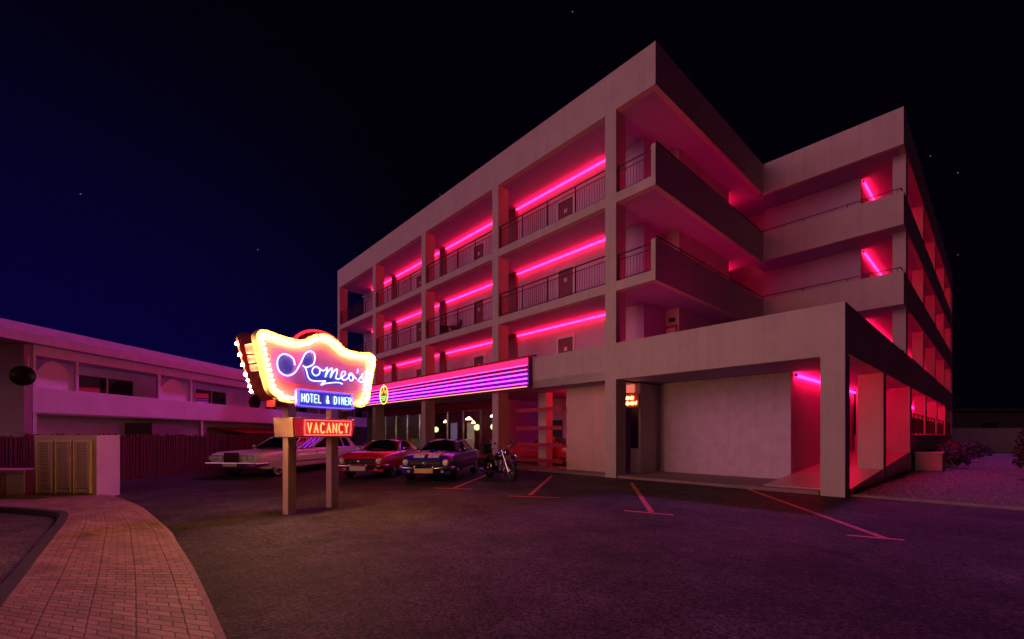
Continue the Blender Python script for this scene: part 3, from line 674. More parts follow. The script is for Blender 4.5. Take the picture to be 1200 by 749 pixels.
def cabin(par, pm, wb, rf, rr, rb, hb, hr, zb, zr, pillars, hbr=None, zbr=None):
    hbr = hbr or hb; zbr = zbr or zb; i = .012
    g = MB()
    # four glass panes with slight bulge
    def pane(a, b, c, d, nx, ny, bul):
        vs = []; fs = []
        a, b, c, d = map(Vector, (a, b, c, d)); nrm = (b-a).cross(d-a).normalized()
        for q in range(ny+1):
            for p in range(nx+1):
                s, t = p/nx, q/ny; P = a.lerp(b, s).lerp(d.lerp(c, s), t) + nrm*bul*math.sin(PI*s)
                vs.append(P)
        for q in range(ny):
            for p in range(nx): k = q*(nx+1)+p; fs.append((k, k+1, k+nx+2, k+nx+1))
        g.add(vs, fs)
    pane((-hb,wb,zb),(hb,wb,zb),(hr,rf,zr),(-hr,rf,zr), 8, 3, .07)
    pane((hbr,rb,zbr),(-hbr,rb,zbr),(-hr,rr,zr),(hr,rr,zr), 8, 3, .05)
    pane((hb,wb,zb),(hbr,rb,zbr),(hr,rr,zr),(hr,rf,zr), 6, 3, .03)
    pane((-hbr,rb,zbr),(-hb,wb,zb),(-hr,rf,zr),(-hr,rr,zr), 6, 3, .03)
    o = g.build('windows', M['carglass'], par, smooth=60)
    st = []
    ys = [rf-.05, rf, rf+.12, (rf+rr)/2, rr-.12, rr, rr+.05]
    hts = [.0, .025, .045, .06, .045, .025, .0]
    vs = []; fs = []
    for y, h in zip(ys, hts):
        for k in range(9):
            x = -hr-.02 + (2*hr+.04)*k/8; vs.append((x, y, zr + h*math.sqrt(max(0, 1-(x/(hr+.02))**2))+.008))
        vs += [(hr+.02, y, zr-.03), (-hr-.02, y, zr-.03)]
    for i_ in range(6):
        for k in range(11): a = i_*11+k; b = i_*11+(k+1) % 11; fs.append((a, b, b+11, a+11))
    fs += [tuple(range(10,-1,-1)), tuple(range(66,77))]
    rf_ = MB().add(vs, fs).build('roof', pm, par, smooth=50)
    p = MB()
    for s in (-1, 1):
        p.tube([(s*hb,wb,zb-.03),(s*(hr+.005),rf,zr)], .028, 6)
        p.tube([(s*hr,rf,zr),(s*hr,rr,zr)], .03, 6)
        for yb, yt, w in pillars:
            p.hexa([(s*(hb*1+.005),yb-w/2,zb-.03),(s*(hb+.03),yb-w/2,zb-.03),(s*(hb+.03),yb+w/2,zb-.03),(s*(hb+.005),yb+w/2,zb-.03)],
                   [(s*(hr-.0),yt-w*.4,zr),(s*(hr+.025),yt-w*.4,zr),(s*(hr+.025),yt+w*.4,zr),(s*(hr),yt+w*.4,zr)])
        # rear quarter panel
        p.hexa([(s*(hbr-.01),rb-.42,zbr-.03),(s*(hbr+.035),rb-.42,zbr-.03),(s*(hbr+.035),rb+.04,zbr-.03),(s*(hbr-.01),rb+.04,zbr-.03)],
               [(s*(hr-.01),rr-.22,zr),(s*(hr+.028),rr-.22,zr),(s*(hr+.028),rr+.03,zr),(s*(hr-.01),rr+.03,zr)])
    p.build('pillars', pm, par, smooth=40)
def mirror(par, x, y, z, m):
    s = 1 if x > 0 else -1
    MB().ball((x+s*.1, y, z+.07), .075, 1, .6, .75).tube([(x-s*.05,y,z-.03),(x+s*.08,y,z+.05)], .015, 6).build('wing_mirror', m, par, smooth=True)
def headlamp(par, x, y, z, r):
    h = MB().lathe([(0,-.035),(r*.6,-.03),(r*.95,-.005),(r*.95,.03)], 20, c=(x,y,z), axis='y').build('headlight', M['headlamp'], par, smooth=True)
    MB().lathe([(r*.93,-.02),(r*1.08,-.035),(r*1.2,-.01),(r*1.2,.05)], 20, c=(x,y,z), axis='y').build('bezel', M['chrome'], h, smooth=True)

def coupe(name, label, loc, rz, pm, stripes=None, plate=None, scoop=False):
    t = thing(name, label, 'car', loc, rz)
    st = [(-2.16,.70,.50,.66,.68),(-2.12,.78,.40,.72,.76),(-2.0,.82,.32,.78,.85),(-1.7,.845,.27,.82,.905),(-1.37,.865,.25,.845,.93),(-.6,.87,.24,.87,.955),(.2,.87,.24,.885,.96),(.9,.87,.25,.90,.965),(1.4,.875,.27,.91,.97),(1.9,.85,.34,.90,.955),(2.25,.80,.42,.86,.91),(2.36,.75,.48,.78,.83)]
    b = carbody(t, st, pm, (-1.37, 1.37), .315, .375, .86)
    cabin(t, pm, -.62, -.10, .82, 1.48, .71, .55, .945, 1.265, [(.55,.62,.06)], .68, .95)
    for x in (-.76,.76):
        for y in (-1.37,1.37): wheel(t, x, y, .315, .19)
    MB().box(-.50,.50,-2.18,-2.10,.545,.685).build('grille', M['dark'], t)
    MB().tube([(-.52,-2.175,.535),(.52,-2.175,.535),(.52,-2.175,.695),(-.52,-2.175,.695)], .013, 6, closed=True).box(-.48,.48,-2.187,-2.181,.608,.622).ball((0,-2.19,.615), .055, 1.5,.3,.7).box(-.012,.012,-2.19,-2.181,.55,.68).build('grille_trim', M['chrome'], t)
    for x in (-.655,.655): headlamp(t, x, -2.155, .63, .095)
    for x in (-.55,.55): MB().lathe([(0,-.02),(.05,-.015),(.06,.02)], 14, c=(x,-2.13,.36), axis='y').build('fog_lamp', M['headlamp'], t)
    bm_ = MB().tube(crom([(-.88,-1.86,.47),(-.86,-2.08,.465),(-.6,-2.225,.46),(0,-2.25,.46),(.6,-2.225,.46),(.86,-2.08,.465),(.88,-1.86,.47)],4), .045, 8)
    for x in (-.3,.3): bm_.ball((x,-2.27,.46), .06, .6,.6,1.6)
    bm_.build('front_bumper', M['chrome'], t, smooth=50)
    MB().tube(crom([(-.86,2.0,.52),(-.8,2.36,.51),(0,2.43,.51),(.8,2.36,.51),(.86,2.0,.52)],4), .045, 8).build('rear_bumper', M['chrome'], t, smooth=50)
    MB().box(-.80,.80,-2.08,-1.98,.26,.40).build('valance', pm, t, bevel=.03)
    for x in (-.5,.5): MB().box(x-.13,x+.13,2.34,2.375,.6,.76).build('tail_light', M['red_frame'], t)
    pw = .28 if plate is None else plate[1]
    pl = MB().box(-pw,pw,-2.315,-2.30,.31,.45).build('number_plate', pbr('plate'+name+str(int(pw*100)), plate[0] if plate else (.75,.72,.66), .4), t)
    chars = MB(); x = -pw*.75
    while x < pw*.7:
        chars.box(x, x+.03, -2.318, -2.3152, .345, .415); x += .055 if random.random() > .25 else .09
    mirror(t, .80, -.42, .95, M['chrome']); mirror(t, -.80, -.42, .95, M['chrome'])
    side = MB()
    for s in (-1, 1):
        side.box(s*.868, s*.884, -.92, .92, .30, .36)
    side.build('sill_trim', M['chrome'] if not stripes else M['white_paint'], t)
    for s in (-1, 1):
        MB().box(s*.874, s*.893, .36, .50, .74, .765).build('door_handle', M['chrome'], t)
    if scoop:
        MB().hexa([(-.17,-1.35,.93),(.17,-1.35,.93),(.19,-.95,.95),(-.19,-.95,.95)], [(-.13,-1.28,.985),(.13,-1.28,.985),(.17,-.95,.975),(-.17,-.95,.975)]).build('hood_scoop', pm, t, bevel=.02)
    if stripes:
        def strip(x0, x1, ys):
            vs = []; fs = []
            for y, z in ys:
                for x in (x0, (x0+x1)/2, x1):
                    vs.append((x, y, z))
            for i in range(len(ys)-1):
                for k in range(2): a = i*3+k; fs.append((a, a+1, a+4, a+3))
            return vs, fs
        hood = [(-2.10,.776),(-2.0,.853),(-1.7,.909),(-1.37,.935),(-1.0,.949),(-.66,.960)]
        m_ = MB()
        for x0, x1 in ((-.42,-.06),(.06,.42)):
            v_, f_ = strip(x0, x1, [(y, z+.003) for y, z in hood]); m_.add(v_, f_)
        s_ = m_.build('racing_stripes', pbr('stripe_white', (.88,.86,.84), .35, coat=1), t)
        m_ = MB()
        for x0, x1 in ((-.38,-.06),(.06,.38)):
            ysr = [(-.13,1.285),(-.05,1.31),(.1,1.325),(.36,1.34),(.7,1.325),(.83,1.305)]
            v_, f_ = strip(x0, x1, [(y, z+.012) for y, z in ysr]); m_.add(v_, f_)
        m_.build('roof_stripes', M['white_paint'], t)
    return t
blue = paint('blue_paint', (.02,.02,.55))
redp = paint('red_paint', (.72,.015,.035))
coupe('parked_car', 'blue classic coupe with pale racing stripes beside the motorcycle', (-2.45,16.12,0), R(-8), blue, True, ((.80,.58,.30),.30), True)
coupe('parked_car', 'red classic coupe parked between the limousine and the blue car', (-4.84,17.05,0), R(-8), redp)
pr = W(6.0, 3.08, .09)
coupe('parked_car', 'red car half hidden behind the red screen rails and pillar', (pr.x, pr.y, .087), HROT+R(-90), redp)

def limo(label, loc, rz):
    t = thing('stretch_limousine', label, 'car', loc, rz); pm = paint('limo_white', (.92,.85,.88))
    st = [(-3.86,.84,.50,.80,.83),(-3.80,.90,.36,.84,.88),(-3.5,.96,.27,.89,.93),(-2.8,.985,.25,.92,.97),(-1.9,.99,.25,.94,.995),(0,.99,.25,.95,1.0),(2.0,.99,.25,.95,1.0),(2.8,.985,.27,.95,1.0),(3.6,.97,.32,.94,.985),(4.05,.93,.36,.92,.96),(4.15,.88,.45,.86,.90)]
    carbody(t, st, pm, (-2.8, 2.8), .345, .42, .98)
    cabin(t, pm, -1.85, -1.05, 2.75, 3.15, .80, .64, .985, 1.40, [(-.35,-.32,.07),(.35,.35,.16),(1.15,1.13,.1),(2.05,2.0,.12)], .78, .985)
    for x in (-.84,.84):
        for y in (-2.8,2.8): wheel(t, x, y, .345, .21, 'alloy', True)
    g = MB().box(-.26,.26,-3.90,-3.82,.52,.86).build('grille', M['dark'], t)
    gt = MB()
    for k in range(9): gt.box(-.23+.0575*k-.008, -.23+.0575*k+.008, -3.915, -3.901, .53, .85)
    gt.box(-.29,.29,-3.93,-3.83,.862,.90).box(-.29,-.262,-3.92,-3.83,.52,.86).box(.262,.29,-3.92,-3.83,.52,.86); gt.build('grille_trim', M['chrome'], t)
    for s in (-1, 1):
        for k in range(2):
            h = MB().box(s*(.36+.22*k), s*(.54+.22*k), -3.885, -3.83, .66, .78).build('headlight', M['headlamp'], t)
            MB().box(s*(.345+.22*k), s*(.555+.22*k), -3.86, -3.82, .64, .80).build('bezel', M['chrome'], h)
        MB().box(s*.80, s*.93, -3.84, -3.72, .64, .78).build('indicator', M['headlamp'], t)
        MB().box(s*.985, s*1.0, -2.3, 2.3, .46, .52).build('side_moulding', M['chrome'], t)
        MB().box(s*.978, s*1.0, -.55, -.38, .80, .83).build('door_handle', M['chrome'], t)
        MB().box(s*.45, s*.9, 4.13, 4.18, .62, .84).build('tail_light', M['red_frame'], t)
    MB().box(-.95,.95,-4.0,-3.84,.42,.56).box(-.97,-.90,-3.98,-3.3,.42,.54).box(.90,.97,-3.98,-3.3,.42,.54).build('front_bumper', M['chrome'], t, bevel=.02)
    MB().box(-.95,.95,4.14,4.26,.42,.56).build('rear_bumper', M['chrome'], t, bevel=.02)
    MB().box(-.26,.26,-4.02,-4.003,.43,.54).build('number_plate', M['white_paint'], t)
    mirror(t, .93, -1.55, 1.0, pm); mirror(t, -.93, -1.55, 1.0, pm)
    return t
limo('long pale stretch limousine parked along the reed fence behind the sign', (-9.05,19.0,0), R(-8))

# ------------------------------------------------------------------ motorcycle
mo = thing('motorcycle', 'black and chrome cruiser motorcycle parked beside the blue car', 'motorcycle', (-.40,14.95,0), R(29))
mo.rotation_euler = (0, R(-5), R(29))
for y, nm in ((-.82,1),(.80,0)):
    w_ = MB().tube([(0, y+.275*math.cos(2*PI*k/28), .335+.275*math.sin(2*PI*k/28)) for k in range(28)], .06, 10, closed=True).build('wheel', M['black_rubber'], mo, smooth=True)
    rm = MB().tube([(0, y+.225*math.cos(2*PI*k/28), .335+.225*math.sin(2*PI*k/28)) for k in range(28)], .02, 6, closed=True)
    for k in range(18):
        a = 2*PI*k/18; rm.tube([((-1)**k*.03, y, .335),(0, y+.22*math.cos(a), .335+.22*math.sin(a))], .004, 4)
    rm.tube([(-.06,y,.335),(.06,y,.335)], .04, 8); rm.lathe([(.05,.045),(.12,.05),(.12,.055)], 18, c=(0,y,.335), axis='x')
    rm.build('rim', M['chrome'], w_)
fk = MB()
for x in (-.095,.095):
    fk.tube([(x,-.84,.335),(x,-.70,.60)], .032, 8); fk.tube([(x,-.70,.60),(x,-.46,1.02)], .022, 8)
fk.box(-.13,.13,-.52,-.42,.94,.97); fk.build('fork', M['chrome'], mo)
blackp = paint('black_paint', (.012,.010,.012))
for y, r0, a0, a1, w in ((-.82,.36,20,150,.07),(.80,.37,10,165,.09)):
    fd = MB(); pts = [R(a0+(a1-a0)*k/10) for k in range(11)]
    for a, b in zip(pts[:-1], pts[1:]):
        q = lambda an, rr, xx: (xx, y-rr*math.cos(an)*(-1 if y > 0 else 1)*-1, .335+rr*math.sin(an))
        fd.hexa([q(a,r0,-w),q(a,r0,w),q(b,r0,w),q(b,r0,-w)], [q(a,r0+.015,-w*.8),q(a,r0+.015,w*.8),q(b,r0+.015,w*.8),q(b,r0+.015,-w*.8)])
    fd.build('fender', blackp, mo)
MB().ball((0,-.12,.80), .2, .75,1.45,.75, n=16, m=10).build('fuel_tank', blackp, mo, smooth=True)
MB().ball((0,.30,.70), .2, .85,1.3,.42, n=14, m=8).ball((0,.66,.78), .16, .85,1.2,.4, n=14, m=8).build('seat', M['black_rubber'], mo, smooth=True)
en = MB()
for dy, tilt in ((-.14,-.35),(.10,.35)):
    for k in range(7):
        z = .44+k*.038; yy = dy + tilt*(k*.038); rr = .10 if k < 6 else .075
        en.lathe([(0,0),(rr,0),(rr,.022),(0,.022)], 14, c=(0,yy,z))
    en.tube([(0,dy,.40),(0,dy+tilt*.27,.70)], .07, 10)
en.build('engine', M['alloy'], mo)
MB().lathe([(0,-.13),(.13,-.13),(.15,-.1),(.15,.1),(.13,.13),(0,.13)], 18, c=(0,-.02,.36), axis='x').box(-.1,.1,.02,.40,.26,.44).build('crankcase', M['chrome'], mo, smooth=40)
ex = MB()
for s, z in ((1,.30),(1,.20),(-1,.26)):
    ex.tube(crom([(s*.12,-.25,.55),(s*.17,-.38,.40),(s*.19,-.25,z+.02),(s*.20,.2,z),(s*.21,.5,z+.01)],5), .022, 8); ex.tube([(s*.21,.45,z+.01),(s*.21,1.05,z+.05)], [.03,.048], 10)
ex.build('exhaust', M['chrome'], mo, smooth=50)
hbm = MB().tube(crom([(-.42,-.22,1.08),(-.36,-.32,1.12),(-.15,-.42,1.10),(0,-.44,1.02),(.15,-.42,1.10),(.36,-.32,1.12),(.42,-.22,1.08)],5), .014, 8)
hbm.tube([(.2,-.42,1.1),(.3,-.46,1.24)], .006, 5).tube([(-.2,-.42,1.1),(-.3,-.46,1.24)], .006, 5); hbm.build('handlebar', M['chrome'], mo)
for s in (-1, 1):
    MB().tube([(s*.34,-.33,1.115),(s*.43,-.2,1.075)], .022, 8).build('grip', M['black_rubber'], mo)
    MB().ball((s*.31,-.46,1.26), .05, 1.2,.35,.8).build('mirror', M['chrome'], mo, smooth=True)
    MB().ball((s*.24,-.55,.93), .04).build('indicator', M['chrome'], mo, smooth=True)
    MB().box(s*.17, s*.33, .55, 1.05, .42, .74).build('saddlebag', M['black_rubber'], mo, bevel=.03)
MB().lathe([(0,-.10),(.08,-.095),(.1,-.07),(.09,.03),(.03,.1),(0,.11)], 18, c=(0,-.60,.93), axis='y').build('headlight', M['chrome'], mo, smooth=True)
MB().box(-.17,.17,.78,1.06,.84,1.20).build('luggage_box', M['black_rubber'], mo, bevel=.04)
MB().tube([(-.15,.74,.75),(-.15,1.08,1.24),(.15,1.08,1.24),(.15,.74,.75)], .014, 6).tube([(0,-.45,1.0),(0,-.2,.62),(0,-.12,.30),(0,.4,.30),(0,.8,.335)], .03, 8).tube([(0,-.42,.95),(0,.05,.70),(0,.55,.60),(0,.8,.335)], .026, 8).build('frame', M['rail'], mo)
MB().tube([(.05,.1,.3),(.24,.18,.0)], .014, 6).build('kickstand', M['chrome'], mo)

# ------------------------------------------------------------------ left neighbour, fence, cabinet
lb = thing('apartment_building', 'two storey pale pink apartment block with a long balcony behind the fence', 'building', (-18,16.6,0), R(-4.4))
lp = lambda mb, name, m, **k: mb.build(name, M[m], lb, **k)
# local: x to the right (towards the hotel), y away along the facade
LE = 44
lp(MB().box(-9,-1.6,-.02,LE,0,4.9), 'wall', 'leftwall')
M['leftend'] = pbr('leftend', (.42,.26,.30), .8, var=.2, vscale=1, bump=.2, bscale=60)
lp(MB().box(-9,.0,-.28,-.03,0,4.88), 'end_wall', 'leftend')
lp(MB().hexa([(-9.5,-4.5,4.9),(.42,-4.5,4.9),(.42,LE,4.9),(-9.5,LE,4.9)], [(-9.5,-4.5,5.3),(.40,-4.5,5.25),(.40,LE,5.25),(-9.5,LE,5.3)]).hexa([(-9.3,-4.4,5.3),(.28,-4.4,5.255),(.28,LE,5.255),(-9.3,LE,5.3)],[(-8,-4.4,6.1),(-.5,-4.4,5.75),(-.5,LE,5.75),(-8,LE,6.1)]), 'roof', 'tile')
lp(MB().box(-.16,.02,.0,LE,4.52,4.9), 'balcony_fascia', 'leftwall')
lp(MB().box(-.14,0,.0,LE-9,2.36,3.32).box(-1.6,-.14,0,.14,2.36,3.32), 'balcony_parapet', 'leftwall')
lp(MB().box(-1.6,-.14,.14,LE-9,2.30,2.5).box(-1.6,-.2,.02,LE,4.6,4.88), 'balcony_slab', 'leftwall')
for y, w in ((.02,.10),(1.55,.10),(5.4,.16),(7.4,.12),(14.5,.12),(21,.12),(28,.12)):
    lp(MB().box(-.13,-.01,y,y+w,3.32,4.52), 'balcony_post', 'leftwall')
def archpanel(y0, y1):
    # dividing screens with an arched head
    n = 10; poly = [(y0,3.32),(y1,3.32)] + [(y1-(y1-y0)*k/n, 3.82+.60*math.sin(PI*k/n)) for k in range(n+1)]
    vs = [(-.22, p[0], p[1]) for p in poly] + [(-.15, p[0], p[1]) for p in poly]; m = len(poly)
    lp(MB().add(vs, [tuple(range(m)), tuple(range(2*m-1, m-1, -1))] + [((i+1) % m, i, m+i, m+(i+1) % m) for i in range(m)]), 'arch_screen', 'leftwall')
archpanel(.15, 1.5); archpanel(5.6, 7.35)
for y, w, z0, z1 in ((3.0,2.6,2.9,4.2),(9.6,2.5,3.3,4.25),(16.2,1.3,2.6,4.2),(19.2,2.6,3.2,4.2),(26,2,2.6,4.2),(31,2.4,3.2,4.2)):
    g = lp(MB().box(-1.6,-1.575,y,y+w,z0,z1), 'window', 'darkglass')
    f = MB().box(-1.6,-1.55,y-.06,y,z0,z1).box(-1.6,-1.55,y+w,y+w+.06,z0,z1).box(-1.6,-1.55,y-.06,y+w+.06,z1,z1+.06).box(-1.6,-1.55,y+w/2-.03,y+w/2+.03,z0,z1)
    if z0 > 2.8: f.box(-1.6,-1.5,y-.08,y+w+.08,z0-.08,z0)
    f.build('window_frame', M['white_paint'], g)
for y in (-.2,8.2,15): lp(MB().box(-.2,-.05,y if y>0 else .05,(y if y>0 else .05)+.13,0,2.36), 'ground_post', 'leftwall')
lp(MB().hexa([(-1.6,10.5,1.95),(.9,10.5,1.62),(.9,17,1.62),(-1.6,17,1.95)], [(-1.6,10.5,2.0),(.9,10.5,1.67),(.9,17,1.67),(-1.6,17,2.0)]), 'awning', 'red_frame')
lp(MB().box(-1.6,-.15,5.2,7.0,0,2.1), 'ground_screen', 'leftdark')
def dish(label, loc, rz, r):
    t = thing('satellite_dish', label, 'satellite dish', loc, rz, 'satellite dishes on the balcony')
    MB().lathe([(0,.0),(r*.4,.03),(r*.75,.09),(r,.17),(r*1.0,.185),(r*.74,.11),(0,.02)], 26, axis='y').build('reflector', M['rail'], t, smooth=50)
    MB().tube([(0,0,-r*.8),(0,.36,-.1)], .015, 6).box(-.04,.04,.34,.44,-.14,-.05).build('feed_arm', M['rail'], t)
    MB().tube([(0,-.02,0),(0,-.16,0),(0,-.16,.75)], .022, 6).build('mast', M['white_paint'], t)
dish('big dark satellite dish hanging off the near end of the balcony', (-17.55,15.95,3.62), R(205), .36)
dish('small dark satellite dish farther along the pale balcony', (-17.55,30.4,3.75), R(165), .5)

fn = thing('reed_fence', 'tall dark red reed fence running behind the limousine', 'fence', (-13.1,8,0), R(-2))
reed = pbr('reed', (.12,.022,.035), .8, var=.5, vscale=7)
MB().box(-.06,0,-6,26,0,1.44).build('backing', reed, fn)
t = MB()
for k in range(640):
    y = -6 + 32*k/640; h = 1.50 + random.uniform(-.06,.06); r0 = random.uniform(.018,.03)
    t.tube([(.012,y,0),(.012+random.uniform(-.01,.015),y+random.uniform(-.02,.02),h)], r0, 4)
t.build('reeds', reed, fn)
for k in range(9): MB().box(-.16,-.065,-5.8+3.9*k,-5.7+3.9*k,0,1.5).build('post', M['timber'], fn)
rf2 = thing('reed_fence', 'dark reed fence panel behind the louvred utility cabinet', 'fence', (-13.2,13.2,0), 0)

bpy.data.objects.remove(rf2)
cb = thing('utility_cabinet', 'beige masonry utility cabinet with three louvred doors', 'utility cabinet', (-11.2,10.36,0))
cbm = MB().prism([(0,0),(1.45,0),(1.30,.78),(.1,.78)], 0, 1.50).build('cabinet_body', M['beige'], cb)
MB().add([(1.452,.0,.0),(1.302,.78,.0),(1.302,.78,1.5),(1.452,0,1.5),(1.466,.003,.0),(1.316,.783,0),(1.316,.783,1.503),(1.466,.003,1.503)], [(3,2,1,0),(4,5,6,7),(0,1,5,4),(2,3,7,6),(1,2,6,5),(3,0,4,7)]).build('side_panel', pbr('cabinet_side_pinklit', (.62,.42,.52), .7, var=.15, vscale=2), cb)  # pink light falling on this side is put into the panel's colour
for x0, x1 in ((.12,.44),(.56,.88),(.99,1.33)):
    dr = MB().box(x0,x1,-.012,-.002,.16,1.36).build('louvred_door', M['beige'], cb)
    MB().box(x0,x0+.05,-.05,-.013,.16,1.36).box(x1-.06,x1,-.05,-.013,.16,1.36).box(x0+.05,x1-.06,-.05,-.013,.16,.25).box(x0+.05,x1-.06,-.05,-.013,1.31,1.36).build('door_leaf', M['beige'], dr)
    lv = MB()
    for k in range(17):
        z = .27+k*.061; lv.hexa([(x0+.052,-.046,z),(x1-.062,-.046,z),(x1-.062,-.018,z+.040),(x0+.052,-.018,z+.040)], [(x0+.052,-.049,z+.012),(x1-.062,-.049,z+.012),(x1-.062,-.018,z+.052),(x0+.052,-.018,z+.052)])
    lv.build('louvres', M['beige'], dr)
    MB().box(x0-.02,x0,-.06,-.002,.14,1.38).box(x1,x1+.02,-.045,-.002,.14,1.38).box(x0,x1,-.045,-.002,1.36,1.38).build('door_frame', M['timber'], dr)
    for z in (.22, 1.2): MB().box(x1-.03,x1-.01,-.065,-.0505,z,z+.08).build('hinge', M['alloy'], dr)
lw = thing('meter_box', 'low beige masonry meter box with a small dark door', 'meter box', (-12.3,10.45,0))
MB().box(-2.5,.78,0,.6,0,.60).build('box_body', M['beige'], lw); MB().box(-2.5,.82,-.05,.6,.60,.68).build('cap', M['beige'], lw)
MB().box(.35,.78,-.016,-.001,.06,.6).build('side_panel', M['leftwall'], lw)
MB().box(-.5,.24,-.025,-.001,.2,.52).build('door', M['leftdark'], lw)

# ------------------------------------------------------------------ right background
gw = thing('boundary_wall', 'low plain wall at the far end of the gravel strip', 'wall', (43,38.5,0), R(2))
MB().box(-8,12,0,.25,0,2.05).build('wall', M['stucco'], gw); MB().box(-8.05,12,-.04,.29,2.05,2.13).build('coping', M['stucco'], gw)
M['fardark'] = pbr('fardark', (.05,.04,.045), .9, var=.2)
fb = thing('far_building', 'dark low building far beyond the boundary wall', 'building', (72,62,0), 0)
MB().box(-12,14,0,8,0,4.9).build('wall', M['fardark'], fb); MB().box(-12.3,14.3,-.4,8.3,4.9,5.2).build('roof', M['fardark'], fb)
MB().box(-6,-4,-.03,-.001,1.5,3.2).box(2,4,-.03,-.001,1.5,3.2).build('window', M['darkglass'], fb)
bl = hthing('concrete_block', 'plain rendered block at the foot of the raised terrace', 'planter', -7.15, 12.6, 0)
MB().box(-.42,.42,-.3,.9,0,.72).build('block', M['stucco'], bl, bevel=.015); MB().box(-.45,.45,-.33,.93,.72,.78).build('coping', M['stucco'], bl)
def shrub(label, loc, r, h, n=420, name='shrub', mat_=None):
    t = thing(name, label, 'shrub', loc, 0, 'dark shrubs by the gravel')
    s = MB()
    for k in range(6):
        a = 2*PI*k/6+.3; s.tube([(0,0,0),(.3*r*math.cos(a),.3*r*math.sin(a),h*.5),(.6*r*math.cos(a),.6*r*math.sin(a),h*.8)], [.03,.02,.008], 5)
    s.build('stems', M['timber'], t)
    m = MB()
    for k in range(n):
        a = random.uniform(0, 2*PI); e = math.asin(random.uniform(-.3,1)); q = random.uniform(.45,1)**.6
        c = Vector((r*q*math.cos(e)*math.cos(a), r*q*math.cos(e)*math.sin(a), h*.35+h*.65*q*math.sin(e)))
        if c.z < .02: c.z = .05
        d = Vector((random.uniform(-1,1), random.uniform(-1,1), random.uniform(-.4,1))).normalized(); s2 = d.orthogonal().normalized(); L = random.uniform(.08,.16)
        m.add([c-d*L, c+s2*L*.4, c+d*L, c-s2*L*.4], [(0,1,2,3)])
    m.build('foliage', mat_ or LEAF, t)
LEAF = pbr('shrub_leaf', (.022,.026,.018), .55, var=.3)
for lab, u, v, r, h in (('low dark shrub just behind the rendered block', -7.6, 15.5, .75, 1.0), ('rounded dark shrub under the terrace railing', -7.5, 18.2, .9, 1.2), ('dark shrub at the far corner of the terrace', -7.6, 22.5, 1.0, 1.3), ('small dark shrub near the far boundary wall', -8.0, 28, .9, 1.1)):
    p = W(u, v); shrub(lab, (p.x, p.y, 0), r, h)
shrub('tall dark bush at the right edge of the gravel', (17.9,14.6,0), .9, 2.3, 1400)

# ------------------------------------------------------------------ ground, road, path, paint
def struct(mb, name, m, **k): return tag(mb.build(name, M[m], None, **k), kind='structure')
struct(MB().add([(-400,-200,0),(400,-200,0),(400,500,0),(-400,500,0)], [(0,1,2,3)]), 'ground', 'asphalt')
